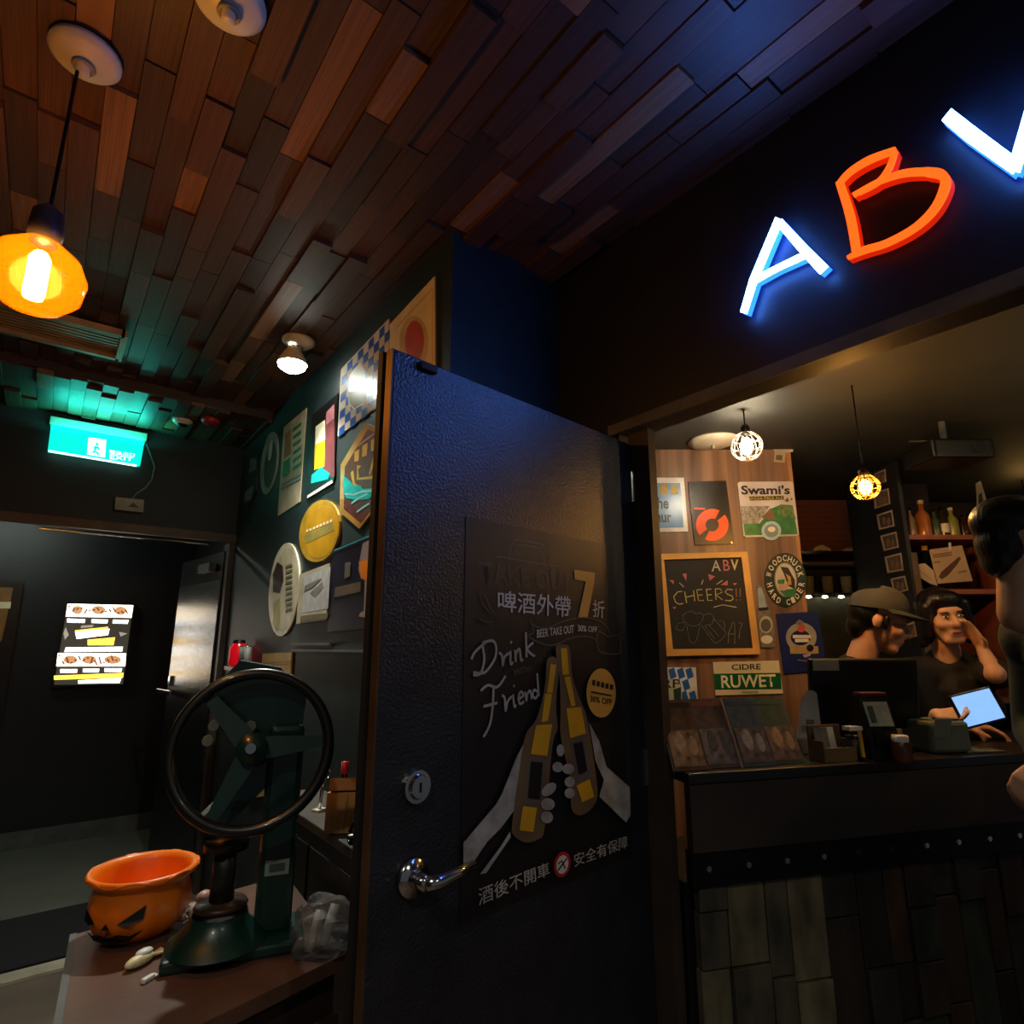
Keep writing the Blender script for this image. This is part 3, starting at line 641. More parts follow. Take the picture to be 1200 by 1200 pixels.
S.poly([lb([(480, 330), (700, 310), (690, 350), (490, 375)]), lb([(430, 245), (545, 250), (540, 272), (430, 270)]), lb([(585, 250), (690, 252), (685, 275), (585, 272)]), lb([(722, 252), (822, 255), (815, 278), (720, 275)]),
        lb([(385, 568), (495, 568), (490, 592), (385, 592)]), lb([(530, 566), (635, 566), (630, 588), (530, 588)]), lb([(668, 563), (780, 563), (775, 585), (668, 585)]), lb([(420, 430), (785, 425), (780, 455), (412, 458)]), lb([(500, 640), (775, 625), (765, 655), (500, 660)])], M('lit white', '#ffffff', .4, emis='#ffffff', es=3.2), 'caption')
S.poly([lb([(560, 380), (735, 365), (725, 415), (560, 415)]), lb([(345, 610), (790, 592), (785, 622), (345, 636)]), lb([(480, 320), (690, 298), (690, 306), (480, 330)])], m_lby, 'yellow_band')
S = Sign('framed_picture', 'dark framed picture cut by the left edge in the corridor', 'picture', P_CORR, [(-30, 680), (28, 682), (2, 850), (-60, 850)], .03, M('black frame', '#0c0c0b', .4), 'frame')
S.poly(lb([(-160, 40), (85, 48), (10, 390), (-260, 400)]), M('dim amber picture', '#5c4526', .4, var=.4, emis='#7a5020', es=.12), 'picture'); S.poly(lb([(-160, 135), (72, 138), (65, 180), (-160, 180)]), m_cream, 'caption')  # faint glow put into the picture by emission, no lamp behind it
# steel door standing open into the corridor
H0, H1 = Vector((.905, 4.36, 0)), Vector((.79, 5.20, 0)); ex = (H0-H1).normalized()
P_ST = Plane(H1, ex); SW = (H0-H1).length
r = thing('door_2', 'brushed steel door standing open into the corridor', 'door', mtx=P_ST.mtx(0, 0, 0)); r['kind'] = 'structure'
B().box((SW/2, 1.04, -.02), (SW, 2.06, .04)).build('leaf', M('dark steel leaf', '#2a2c2c', .35, .6), r)
B().box((SW*.5, 1.52, .002), (SW*.98, .72, .004)).build('steel_plate', m_steel, r)
hb = B().cyl((.06, 1.12, .004), (.06, 1.12, .06), .014, n=14).build('handle_post', m_chrome, r)
B().box((.16, 1.12, .065), (.3, .035, .022), bev=.006).build('push_lever', m_chrome, hb)
B().box((.08, 1.19, .012), (.04, .07, .02), bev=.004).build('latch', m_chrome, r)
B().box((SW*.75, 1.97, .03), (.22, .06, .05), bev=.005).build('door_closer', m_greytrim, r)
rm = B().box((0, 0, .006), (1.6, .66, .012)).build('floor_mat', m_mat); rm.location = (.05, 4.16, .0); tag(rm, 'black mat lying in the exit doorway', 'mat')
# unseen tube lamp added to brighten the corridor
r = thing('added_ceiling_light', 'added white tube light on the corridor ceiling, out of sight above', 'lamp', (-.35, 5.3, 2.44))
B().box((0, 0, .035), (.6, .08, .05)).build('housing', m_white, r); B().cyl((-.28, 0, 0), (.28, 0, 0), .014, n=12).build('tube', M('added lit tube', '#ffffff', .3, emis='#f0fff0', es=60.), r)  # housing and tube of the added corridor lamp
# ------------------------------------------------------------------ foreground table and what stands on it
TZ = .75
tp = [(.655, 1.475), (.105, 1.33), (.165, 1.975), (.70, 2.05)]
cx, cy = sum(p[0] for p in tp)/4, sum(p[1] for p in tp)/4
r = thing('side_table', 'small brown wooden table at lower left holding a pumpkin bowl', 'table', (cx, cy, 0))
m_ttop = M('brown table top', '#5c4032', .4, var=.25, scale=6, bump=.05)
ins = lambda k: [((p[0]-cx)*k, (p[1]-cy)*k) for p in tp]
B().prism(ins(1.), TZ-.03, TZ).build('table_top', m_ttop, r)
B().prism(ins(.93), TZ-.12, TZ-.031).build('apron', M('dark table wood', '#2e2018', .5), r)
for p in ins(.88): B().box((p[0], p[1], (TZ-.12)/2), (.045, .045, TZ-.12)).build('leg', M('dark table wood', '#2e2018', .5), r)
a, b = ins(1.02)[1], ins(1.02)[2]
B().strip([a, b], .014, TZ+.001).build('metal_edge', m_greytrim, r)
# pumpkin bowl
m_pump = M('orange plastic', '#f5780a', .35, var=.06, coat=.2)
pb = at_z(158, 1102, TZ)
r = thing('pumpkin_bowl', 'orange plastic jack-o-lantern bowl on the brown table', 'bowl', (pb.x+.01, pb.y+.05, TZ), rotz=math.radians(-18))
b = B(); n = 48; prof = [(.0, .0), (.07, .0), (.098, .02), (.116, .055), (.114, .09), (.103, .118), (.106, .124), (.122, .134), (.126, .142), (.121, .149), (.112, .147), (.104, .135), (.1, .1), (.09, .06), (.06, .035), (0, .03)]
rings = []
for k, (rr, z) in enumerate(prof):
    rib = .05 if 1 <= k <= 4 else 0
    rings.append([b.bm.verts.new((max(rr, 1e-4)*(1-rib*abs(math.sin(5*2*math.pi*i/n/1.0)))*math.cos(2*math.pi*i/n), max(rr, 1e-4)*(1-rib*abs(math.sin(5*2*math.pi*i/n)))*math.sin(2*math.pi*i/n), z)) for i in range(n)])
for A, C in zip(rings, rings[1:]):
    for i in range(n): b.bm.faces.new((A[i], A[(i+1) % n], C[(i+1) % n], C[i]))
b.build('bowl', m_pump, r, True)
def on_bowl(pts, name, lift=.004):          # face cut-outs on the curved side: pts (angle deg, height)
    b = B(); vs = []
    for (an, z) in pts:
        rr = .116 if z < .075 else .116-(z-.075)*.25
        if z < .05: rr = .098+(z-.02)*.5
        an = math.radians(an); vs.append(b.bm.verts.new(((rr+lift)*math.cos(an), (rr+lift)*math.sin(an), z)))
    b.bm.faces.new(vs); return b.build(name, m_blk, r)
f0 = -112
on_bowl([(f0-40, .085), (f0-16, .062), (f0-26, .056), (f0-38, .062)], 'eye'); on_bowl([(f0+10, .062), (f0+38, .095), (f0+36, .068), (f0+22, .057)], 'eye')
on_bowl([(f0-6, .052), (f0+4, .052), (f0-1, .066)], 'nose', .006)
on_bowl([(f0-34, .042), (f0-22, .034), (f0-12, .040), (f0, .033), (f0+12, .040), (f0+24, .034), (f0+38, .045), (f0+24, .02), (f0, .014), (f0-24, .02)], 'mouth', .008)
B().tube([(.122*math.cos(t), .122*math.sin(t), .142+.004*math.sin(t*7)) for t in [i*2*math.pi/48 for i in range(49)]], .0045, 6).build('rim_bead', m_pump, r, True)
# sweets
m_sweet = M('pale yellow wrapper', '#d8d2a0', .4, var=.2, scale=60); m_wh = M('white wrapper', '#dcdcd4', .4)
sw = at_z(178, 1128, TZ)
r = thing('wrapped_sweet', 'pale yellow wrapped sweet lying before the pumpkin bowl', 'sweet', (sw.x-.025, sw.y, TZ), .5, 'sweets on the table')
B().ball((0, 0, .012), (.034, .015, .012)).build('body', m_sweet, r, True); B().prism([(.03, -.004), (.055, -.014), (.06, .012), (.03, .004)], .008, .012).build('twist', m_sweet, r); B().ball((.012, .004, .022), (.02, .013, .008)).build('highlight_foil', m_wh, r, True)
sw = at_z(173, 1150, TZ)
r = thing('wrapped_sweet', 'tiny white wrapped sweet nearest the table front', 'sweet', (sw.x, sw.y, TZ), .6, 'sweets on the table')
B().box((0, 0, .005), (.028, .012, .01), bev=.003).build('body', m_wh, r); B().box((.017, 0, .005), (.008, .016, .002)).build('twist', m_wh, r)
for (px, py, col, lab) in ((232, 1062, '#b08472', 'pinkish wrapped sweet tucked behind the bowl'), (222, 1078, '#a8a090', 'grey wrapped sweet between bowl and machine')):
    sw = at_z(px, py, TZ); mm = M(lab, col, .4, var=.3, scale=60)
    r = thing('wrapped_sweet', lab, 'sweet', (sw.x+.012, sw.y-.01, TZ), .4, 'sweets on the table')
    B().ball((0, 0, .02), (.024, .02, .02)).build('body', mm, r, True); B().prism([(-.02, -.004), (-.045, -.015), (-.045, .015), (-.02, .004)], .012, .018).build('twist', mm, r)
# green hand-wheel machine
m_green = M('dark green enamel', '#0b2f26', .35, var=.25, scale=5, coat=.3, bump=.04); m_wheel = M('black wheel rim', '#14140f', .32, coat=.3)
mb = at_z(288, 1118, TZ)
r = thing('hand_wheel_press', 'dark green cast iron press with a large black steering wheel', 'machine', (.47, 1.66, TZ), -.272)
B().box((-.01, 0, .014), (.30, .17, .028), bev=.008).build('base_plate', m_green, r)
B().lathe([(.11, .028), (.09, .05), (.065, .07), (.06, .09)], (-.05, -.02, 0), n=28).build('foot_flare', m_green, r, True)
B().box((.068, .02, .26), (.085, .09, .48), bev=.015).build('column', m_green, r)
B().prism([(-.10, .22), (-.02, .30), (.10, .42), (.11, .56), (.04, .64), (-.06, .66), (-.11, .60), (-.10, .50), (-.03, .44), (-.06, .34), (-.12, .28)], -.045, .045, Matrix.Translation((0, .05, 0)) @ Matrix.Rotation(math.pi/2, 4, 'X')).build('gear_case', m_green, r)
B().cyl((-.05, -.01, .09), (-.05, -.01, .24), .028, .024, 20).build('spindle', M('worn iron', '#3a3834', .4, .7), r, True)
B().cyl((-.05, -.01, .22), (-.05, -.01, .25), .05, n=24).build('press_plate', M('worn iron', '#3a3834', .4, .7), r, True)
B().lathe([(0, .09), (.055, .092), (.06, .1), (.055, .108), (.0, .112)], (-.05, -.01, 0), n=24).build('cup', M('bronze cup', '#4a3628', .4, .5), r, True)
WT = Matrix.Translation((-.012, -.085, .455)) @ Euler((math.radians(80), math.radians(8), math.radians(-6))).to_matrix().to_4x4()
wr = bpy.data.objects.new('steering_wheel', None)
b = B(); b.torus((0, 0, 0), .176, .0135, n=56, m=12); bmesh.ops.transform(b.bm, matrix=WT, verts=b.bm.verts[:]); wh = b.build('wheel_rim', m_wheel, r, True); bpy.data.objects.remove(wr)
for an in (12, 140, 252):
    t = math.radians(an); b = B(); c, s_ = math.cos(t), math.sin(t)
    b.prism([(.03*c-.026*s_, .03*s_+.026*c), (.168*c-.013*s_, .168*s_+.013*c), (.168*c+.013*s_, .168*s_-.013*c), (.03*c+.026*s_, .03*s_-.026*c)], -.028, -.008)
    bmesh.ops.transform(b.bm, matrix=WT, verts=b.bm.verts[:]); b.build('spoke', m_green, wh)
b = B(); b.cyl((0, 0, -.09), (0, 0, .02), .042, .034, 24); bmesh.ops.transform(b.bm, matrix=WT, verts=b.bm.verts[:]); b.build('hub', m_green, wh, True)
b = B(); b.cyl((0, 0, .02), (0, 0, .04), .014, .012, 12); bmesh.ops.transform(b.bm, matrix=WT, verts=b.bm.verts[:]); b.build('hub_nut', m_chrome, wh)
for (x, z) in ((-.115, .47), (-.105, .505), (-.02, .50)): B().cyl((x, -.02, z), (x, .0, z), .013, .012, 8).build('bolt', M('pale bolt', '#8a8c74', .4, .6), r)
st = B().box((.068, -.027, .17), (.055, .002, .034)).build('label_plate', M('pale label', '#8a9a88', .5, var=.2), r); B().box((.068, -.0285, .17), (.036, .001, .018)).build('label_print', M('dim label ink', '#4a564a', .5), st)
# clear plastic bag with white sticks
bb = at_z(372, 1118, TZ)
r = thing('plastic_bag', 'crumpled clear plastic bag with white sticks at table edge', 'bag', (bb.x+.015, bb.y-.005, TZ))
b = B(); vs = bmesh.ops.create_icosphere(b.bm, subdivisions=4, radius=1)['verts']; rnd = random.Random(5)
wv = [(rnd.uniform(3, 9), rnd.uniform(3, 9), rnd.uniform(3, 9), rnd.uniform(0, 6)) for _ in range(7)]
for v in vs:
    d = 1+.05*sum(math.sin(v.co.x*a_+v.co.y*b_+v.co.z*c_+e_) for a_, b_, c_, e_ in wv)
    v.co = Vector((v.co.x*.075*d, v.co.y*.06*d, max(0, v.co.z*d*.06+.05)*(1 if v.co.z < .3 else 1.1)))
b.build('film', clear('clear film', '#c8c8c8', .82, .1), r, False)
for (x, y, an) in ((-.022, 0, .35), (.014, .01, .45)):
    B().cyl((x-.015, y, .012), (x+.02*an*2, y+.02, .085), .011, n=12).build('stick', m_offwhite, r, True)
# black cabinet against the sign wall
r = thing('cabinet', 'low black cabinet under the signs behind the open door', 'cabinet', (.853, 2.02, 0))
B().box((0, 0, .44), (.186, .86, .86)).build('body', M('black cabinet paint', '#0f0f0f', .5), r); B().box((-.002, 0, .885), (.19, .88, .03), bev=.004).build('top', M('grey brown edge', '#4a443c', .5), r)
for y in (-.21, .21):
    d = B().box((-.095, y, .44), (.008, .4, .78)).build('door', M('black cabinet door', '#131313', .45), r); B().cyl((-.108, y*.15, .46), (-.108, y*.15, .56), .005, n=8).build('handle', m_iron, d)
ct = .9
p = at_z(399, 984, ct)
r = thing('paper_carton', 'light brown folded carton standing on the black cabinet', 'carton', (.80, p.y+.07, ct), math.radians(-30))
m_kraft = M('kraft card', '#c2924e', .6, var=.15, scale=14, stretch=(3, 1, .3)); m_kraft2 = M('pale kraft flap', '#a87c46', .6, var=.1)
B().box((0, 0, .055), (.11, .05, .11), Euler((-.12, 0, 0))).build('front_panel', m_kraft, r); B().box((.008, .008, .128), (.112, .05, .035), Euler((-.3, 0, 0))).build('flap', m_kraft2, r)
B().box((.004, -.031, .06), (.003, .002, .10), Euler((-.12, .06, 0))).build('fold_line', m_kraft2, r)
p = at_z(416, 988, ct)
r = thing('clamp_tool', 'small black tool with chrome rods beside the carton', 'tool', (.80, p.y+.01, ct), -.5)
B().box((0, 0, .012), (.07, .045, .024), bev=.008).build('body', m_black, r); B().tube([(-.03, .0, .024), (-.02, 0, .05), (.02, 0, .055), (.03, 0, .024)], .006, 8).build('arm', m_black, r, True); B().cyl((-.03, -.024, .02), (.035, -.024, .02), .004, n=8).build('rod', m_chrome, r); B().cyl((-.03, -.026, .008), (.03, -.026, .01), .003, n=8).build('rod', m_chrome, r)
p = at_z(360, 965, ct)
r = thing('small_bottle', 'small bottle with a red cap on the black cabinet', 'bottle', (.83, 1.95, ct))
B().lathe([(0, 0), (.02, 0), (.022, .01), (.022, .09), (.01, .12), (.009, .15)], n=20).build('body', M('dark glass', '#1a120c', .15), r, True); B().lathe([(.011, .145), (.012, .18), (.0, .182)], n=16).build('cap', M('red cap', '#c02030', .35), r, True); B().lathe([(.0225, .03), (.0226, .08)], n=20).build('label', m_offwhite, r, True)
r = thing('opener_set', 'chrome opener leaning on the cabinet behind the wheel', 'tool', (.82, 2.12, ct), .4)
B().tube([(0, 0, .005), (.005, 0, .06), (.02, 0, .10)], .006, 8).build('shaft', m_chrome, r, True); B().torus((.025, 0, .115), .016, .004, Euler((math.pi/2, 0, 0)), 20, 6).build('ring', m_chrome, r, True); B().box((0, 0, .004), (.04, .03, .008)).build('foot', m_offwhite, r)
# red lantern on a small shelf by the exit corner
sy = 3.62; u = P_SIGN
r = thing('wall_shelf', 'small black shelf on the sign wall near the corner', 'shelf', (.90, sy, 1.33)); B().box((0, 0, -.01), (.10, .34, .02)).build('board', m_black, r); B().box((.04, -.1, -.05), (.012, .02, .08)).build('bracket', m_iron, r); B().box((.04, .1, -.05), (.012, .02, .08)).build('bracket', m_iron, r)
r = thing('red_jar', 'glowing red glass jar on the small black shelf', 'jar', (.89, sy+.06, 1.33)); B().lathe([(0, 0), (.035, 0), (.045, .02), (.045, .10), (.035, .12), (.03, .13)], n=24).build('glass', M('red glass', '#b01020', .2, emis='#ff1020', es=.25), r, True); B().lathe([(.034, .128), (.034, .145), (0, .147)], n=20).build('lid', m_iron, r, True)
for k, y in enumerate((-.04, -.09, -.13)):
    r = thing('shot_glass', ['shot glass next to the red jar', 'middle shot glass on the small black shelf', 'shot glass farthest from the red jar'][k], 'glass', (.89, sy+y, 1.33), group='glasses by the red jar'); B().lathe([(0, 0), (.016, 0), (.019, .11), (.017, .11), (.014, .01)], n=16).build('body', clear('grey glass', '#b8b8b0', .5, .1), r, True); B().lathe([(.019, .107), (.0195, .112), (.017, .112)], n=16).build('rim', m_chrome, r, True)
# ------------------------------------------------------------------ the bar: walls
def bthing(name, label, cat, u, F, z=0., rot=0., group=None):
    return thing(name, label, cat, bar(u, F, z), BARROT+rot, group)
def bslab(name, u0, u1, F0, F1, z0, z1, mat, label, cat):
    o = B().box((0, 0, (z1-z0)/2), (u1-u0, F1-F0, z1-z0)).build(name, mat); o.location = bar((u0+u1)/2, (F0+F1)/2, z0); o.rotation_euler = (0, 0, BARROT)
    return struct(o, label, cat)
m_panel = M('brown wood panelling', '#7c5e4a', .45, var=.5, scale=6, stretch=(3.4, 3.4, .12), bump=.06, bscale=12, detail=7)
bslab('wall_panel', -.2, 1.455, 3.0, 3.06, 0, 2.46, m_panel, 'brown wood grain panel wall hung with beer signs', 'wall')
bslab('trim_7', 1.455, 1.475, 2.998, 3.07, 0, 2.46, M('lit wood edge', '#a87a4c', .4, var=.2, scale=6, stretch=(2, 2, .15)), 'pale wood edge of the panel wall, paler as if lit', 'trim')  # lit look of the panel edge put into a paler colour
bslab('wall_bar_back', 1.2, 4.6, 4.2, 4.28, 0, 2.46, M('dark brown plaster', '#33251c', .6, var=.3, scale=3), 'dark brown back wall of the bar', 'wall')

# counter
CR = math.radians(15); c0 = bar(.450+.04*.966, 1.752+.04*.259)
r = thing('bar_counter', 'dark wooden bar counter with patchwork board front', 'counter', c0, BARROT+CR)
CL, CD = 2.3, .42
B().box((CL/2, CD/2, 1.085), (CL, CD, .03), bev=.004).build('counter_top', M('black counter top', '#17120f', .35, var=.3, scale=10), r)
B().box((CL/2, .012, .985), (CL, .03, .17)).build('upper_board', M('aged dark board', '#2a221c', .6, var=.5, scale=5, bump=.2, bscale=14, stretch=(.4, 1, 1)), r)
bd = B().box((CL/2, .025, .855), (CL, .03, .09)).build('iron_band', m_iron, r)
for k in range(18): B().cyl((.05+k*.125, .006, .855), (.05+k*.125, .012, .855), .008, .01, 8).build('bolt', m_chrome, bd)
B().box((CL/2, CD/2+.03, .405), (CL, CD-.06, .81)).build('carcass', m_black, r)
pal = [M('counter board '+n, c, .7, var=.6, scale=14, stretch=(1, 1, .45), bump=.2, bscale=25) for n, c in (('bone', '#5e573f'), ('ash', '#484334'), ('slate', '#28251f'), ('rust', '#38230f'), ('char', '#191511'), ('moss', '#20261f'), ('brown', '#291d14'), ('sand', '#645a42'))]
x = .02; rnd = random.Random(3)
while x < CL-.03:
    w_ = rnd.choice((.075, .09, .1, .12)); z = .005
    while z < .8:
        hh = rnd.choice((.14, .2, .28, .4)); top = min(z+hh, .808)
        if top > .78: top = .808
        ch = rnd.choice((0, 1, 7, 1, 0)) if x < .38 else rnd.choice((2, 3, 4, 5, 6, 2))  # boards paler at left: paint variation and lighting both put into the colour
        B().box((x+w_/2, .045-rnd.choice((0, .006, .012)), (z+top)/2), (w_-.004, .03, top-z-.004), bev=.003).build('board', pal[ch], r); z = top
    x += w_
def on_counter(x, y, z=1.10): return c0+Matrix.Rotation(BARROT+CR, 3, 'Z') @ Vector((x, y, z))

# ------------------------------------------------------------------ signs on the wood panel
G2 = 'beer signs on the wood panel'
S = Sign('tin_sign', 'light blue tin sign with white border and blackletter name', 'sign', P_WOOD, [(735, 560), (801, 560), (806, 623), (741, 625)], .006, M('white enamel', '#d8dce0', .3), group=G2)
s5 = crop(740, 480, 5.4545)
S.poly([(739, 566), (797, 566), (801, 618), (745, 620)], M('sky blue enamel', '#5c94d0', .3, var=.25, scale=6), 'ground')
S.text([('Blanche', s5([(5, 560), (236, 560), (238, 635), (5, 635)])), ('de Namur', s5([(-40, 640), (250, 650), (258, 722), (-40, 722)]))], M('navy lettering', '#141a3a', .4), 'lettering', .02)
S.poly([s5([(178, 478), (232, 478), (236, 540), (185, 548)]), s5([(248, 480), (295, 482), (300, 540), (252, 545)])], M('mustard print', '#9a8a34', .4, var=.3, scale=60), 'medal_label')
S = Sign('tin_sign', 'black tin sign with an orange broken ring emblem', 'sign', P_WOOD, [(806, 565), (850.5, 563.5), (860, 637), (814, 638.5)], .006, M('black enamel', '#161616', .35), group=G2)
ring = lambda a0, a1, c, R0, R1, rx=1., n=14: [(c[0]+R1*rx*math.cos(math.radians(a0+(a1-a0)*i/n)), c[1]-R1*math.sin(math.radians(a0+(a1-a0)*i/n))) for i in range(n+1)]+[(c[0]+R0*rx*math.cos(math.radians(a1-(a1-a0)*i/n)), c[1]-R0*math.sin(math.radians(a1-(a1-a0)*i/n))) for i in range(n+1)]
oc = s5([(516, 737)])[0]
S.poly([ring(64, 220, oc, 7.6, 18.8, 1.02), ring(-116, 40, oc, 7.6, 18.8, 1.02)], m_orangep, 'ring_emblem'); S.poly([s5([(398, 625), (472, 628), (470, 640), (400, 638)])], m_orangep, 'accent')
S.ell([(*s5([q])[0], 1., 1.) for q in ((370, 468), (590, 462), (408, 850), (640, 848))], m_chrome, 'screw')
S = Sign('tin_sign', 'square ale tin sign with green landscape and round badge', 'sign', P_WOOD, [(864, 567), (866, 565), (926, 564.5), (928.5, 566), (935.5, 626), (933, 628), (874, 630), (871, 628)], .006, M('pale enamel', '#c8c4c4', .35, var=.1), group=G2)
s2 = crop(860, 550, 10.909)
S.poly([s2([(85, 470), (460, 470), (300, 700), (110, 700)])], M('town print', '#8f8c86', .4, var=.5, scale=90), 'town_picture'); S.poly([s2([(120, 700), (330, 690), (480, 500), (600, 450), (750, 460), (815, 830), (140, 845)])], m_greenp, 'meadow_picture')
S.poly([s2([(560, 470), (740, 465), (790, 640), (700, 600), (620, 620), (560, 560)])], M('tree print', '#5c7a48', .4, var=.5, scale=80), 'tree_picture'); S.poly([s2([(350, 620), (470, 490), (540, 640), (440, 640)])], M('earth print', '#7a5a40', .4), 'hill_picture')
S.text(("Swami's", s2([(85, 205), (710, 205), (715, 322), (95, 325)])), M('plum lettering', '#241c34', .4), 'lettering', .03)
S.poly([s2([(190, 350), (630, 340), (640, 390), (205, 402)])], M('dark banner', '#3a3218', .4), 'banner'); S.text(('INDIA PALE ALE', s2([(205, 358), (620, 350), (625, 384), (215, 394)])), M('yellow lettering', '#c8b440', .4), 'banner_lettering')
S.poly([s2([(640, 410), (680, 360), (700, 400), (690, 420)]), s2([(715, 380), (740, 365), (745, 390), (725, 400)])], M('bird print', '#6a5a34', .4), 'bird_picture')
S.ell([(*s2([(473, 787)])[0], 11.6, 11.2)], M('aqua white print', '#a8c4c4', .4, var=.2, scale=90), 'badge'); S.ell([(*s2([(473, 787)])[0], 8.2, 7.8)], M('badge ground', '#7f9496', .4), 'badge_ground'); S.ell([(*s2([(475, 770)])[0], 4.5, 3.2)], m_cream, 'badge_emblem')
# chalkboard
S = Sign('chalkboard', 'chalkboard in a pale wood frame reading CHEERS', 'chalkboard', P_WOOD, [(769, 651), (874.5, 647), (889.5, 766), (779.5, 769)], .012, M('black slate', '#16181a', .7, var=.25, scale=4), 'slate', group=None)
cb = crop(760, 640, 8.571)
m_fr = M('pale pine', '#c8994e', .45, var=.15, scale=8, stretch=(1, 1, 1))
for nm, quad in (('top', [(75, 82), (985, 58), (925, 112), (150, 138)]), ('right', [(985, 58), (1115, 1085), (1040, 1025), (925, 112)]), ('bottom', [(1115, 1085), (160, 1105), (240, 1035), (1040, 1025)]), ('left', [(160, 1105), (75, 82), (150, 138), (240, 1035)])):
    b = B(); b.prism([S.q(p) for p in cb(quad)], .0, .022); b.build('frame_rail', m_fr, S.root)
S.k = 3
m_chw = M('white chalk', '#b8bcb4', .9); m_chy = M('yellow chalk', '#b5ae6c', .9); m_chp = M('pink chalk', '#b26a72', .9); m_chg = M('faint chalk', '#6a6e6a', .9, var=.4, scale=60)
S.text(('A', cb([(650, 140), (700, 140), (725, 250), (632, 255)])), m_chw, 'letter_a', .0); S.text(('B', cb([(745, 138), (805, 138), (818, 245), (752, 250)])), m_chp, 'letter_b', .0); S.text(('V', cb([(822, 135), (900, 135), (890, 242), (835, 245)])), m_chy, 'letter_v', .02)
S.line([cb(l) for l in ([(335, 455), (290, 460), (250, 510), (270, 565), (310, 585), (345, 575)], [(360, 455), (380, 570)], [(450, 445), (462, 555)], [(370, 515), (455, 495)], [(482, 440), (500, 548), (552, 545)], [(482, 440), (535, 435)], [(492, 495), (540, 490)], [(578, 435), (592, 545), (640, 545)], [(578, 435), (628, 432)], [(585, 492), (632, 488)], [(668, 430), (675, 540)], [(668, 430), (720, 430), (735, 465), (675, 490), (740, 540)], [(840, 440), (790, 432), (765, 460), (790, 485), (835, 500), (848, 530), (820, 550), (765, 545)])], .0042, m_chy, 'cheers_lettering')
S.line([cb([(875, 425), (880, 510)]), cb([(880, 535), (882, 548)]), cb([(915, 425), (918, 510)]), cb([(918, 535), (920, 545)])], .006, M('brown chalk', '#7a5a48', .9), 'exclamation')
S.poly([cb([(335, 280), (380, 275), (375, 350)]), cb([(595, 280), (665, 305), (610, 350)]), cb([(205, 340), (250, 345), (250, 385)]), cb([(720, 390), (790, 345), (790, 395)]), cb([(845, 375), (885, 372), (862, 395)]), cb([(238, 612), (275, 610), (258, 635)])], m_chp, 'confetti'); S.line([cb([(305, 370), (350, 410)]), cb([(545, 340), (528, 385)]), cb([(680, 385), (740, 345)]), cb([(650, 615), (740, 590), (880, 615)])], .0035, m_chw, 'streamer')
S.line([cb(smooth(l)) for l in ([(345, 740), (345, 690), (430, 655), (470, 680), (520, 670), (545, 720), (500, 790), (420, 800), (380, 770), (345, 740)], [(285, 790), (275, 830), (340, 845), (360, 770), (285, 780)], [(380, 790), (410, 950), (455, 970), (485, 920), (510, 800)], [(550, 690), (620, 680), (650, 730), (620, 790), (560, 790)], [(525, 790), (640, 950), (690, 965), (770, 890), (750, 840), (650, 730)], [(700, 750), (750, 760), (760, 830), (735, 840)], [(560, 800), (660, 930)], [(600, 790), (700, 900)])], .0022, m_chg, 'mug_drawing')
S.line([cb(l) for l in ([(795, 975), (800, 870), (830, 800), (835, 765), (860, 770), (862, 850), (860, 980)], [(800, 880), (855, 885)], [(900, 770), (935, 775), (910, 850), (905, 930)])], .003, m_chg, 'bottle_drawing')
S = Sign('oval_sign', 'dark oval cider sign lettered around a small picture', 'sign', P_WOOD, ellp(920, 679.5, 24, 31.5, -5, 40), .007, M('dark green enamel', '#20261f', .35), group=G2)
wc = crop(870, 640, 7.5)
def arc_text(S, txt, c, rx, ry, a0, a1, hgt, wid, mat, name, flip=False):
    items = []; n = len(txt)
    for i, ch in enumerate(txt):
        if ch == ' ': continue
        a = math.radians(a0+(a1-a0)*(i/(n-1))); p = Vector((c[0]+rx*math.cos(a), c[1]-ry*math.sin(a)))
        up = Vector((math.cos(a)*rx/ry, -math.sin(a))).normalized()*(-1 if flip else 1); rt = Vector((-up.y, up.x))
        items.append((ch, [tuple(p-rt*wid/2+up*hgt/2), tuple(p+rt*wid/2+up*hgt/2), tuple(p+rt*wid/2-up*hgt/2), tuple(p-rt*wid/2-up*hgt/2)]))
    S.text(items, mat, name, .02)
arc_text(S, 'WOODCHUCK', (919.5, 680), 19, 26, 165, 15, 7., 4.8, m_cream, 'upper_lettering'); arc_text(S, 'HARD CIDER', (920.5, 680), 19, 26, 192, 350, 7., 4.4, m_cream, 'lower_lettering', True)
S.ell([(920.5, 679.5, 13.2, 20.5, -5)], M('ring ink', '#8a8c80', .4), 'inner_ring'); S.ell([(920.5, 679.5, 12, 19, -5)], M('sky cream print', '#c9c4ae', .4), 'picture_ground')
S.poly([wc([(330, 180), (400, 190), (460, 300), (460, 380), (400, 350), (360, 240)])], M('dark figure print', '#1f1a18', .4), 'animal_picture'); S.poly([wc([(375, 240), (420, 270), (430, 340), (380, 345), (400, 300)])], M('straw gold print', '#b8923c', .4), 'animal_front'); S.poly([wc([(305, 300), (370, 290), (365, 330), (310, 335)]), wc([(320, 390), (470, 370), (460, 440), (380, 450)])], m_greenp, 'grass_picture'); S.ell([(*wc([(355, 362)])[0], 6, 4)], M('apple pink print', '#c8a090', .4), 'apple_picture')
S = Sign('bottle_sign', 'bottle-shaped tin sign beside the chalkboard frame', 'sign', P_WOOD, wc([(122, 345), (155, 345), (200, 420), (235, 560), (265, 640), (285, 880), (255, 895), (165, 890), (145, 800), (128, 620), (130, 480)]), .006, M('grey bottle print', '#6c6a62', .35, var=.3, scale=40), group=G2)
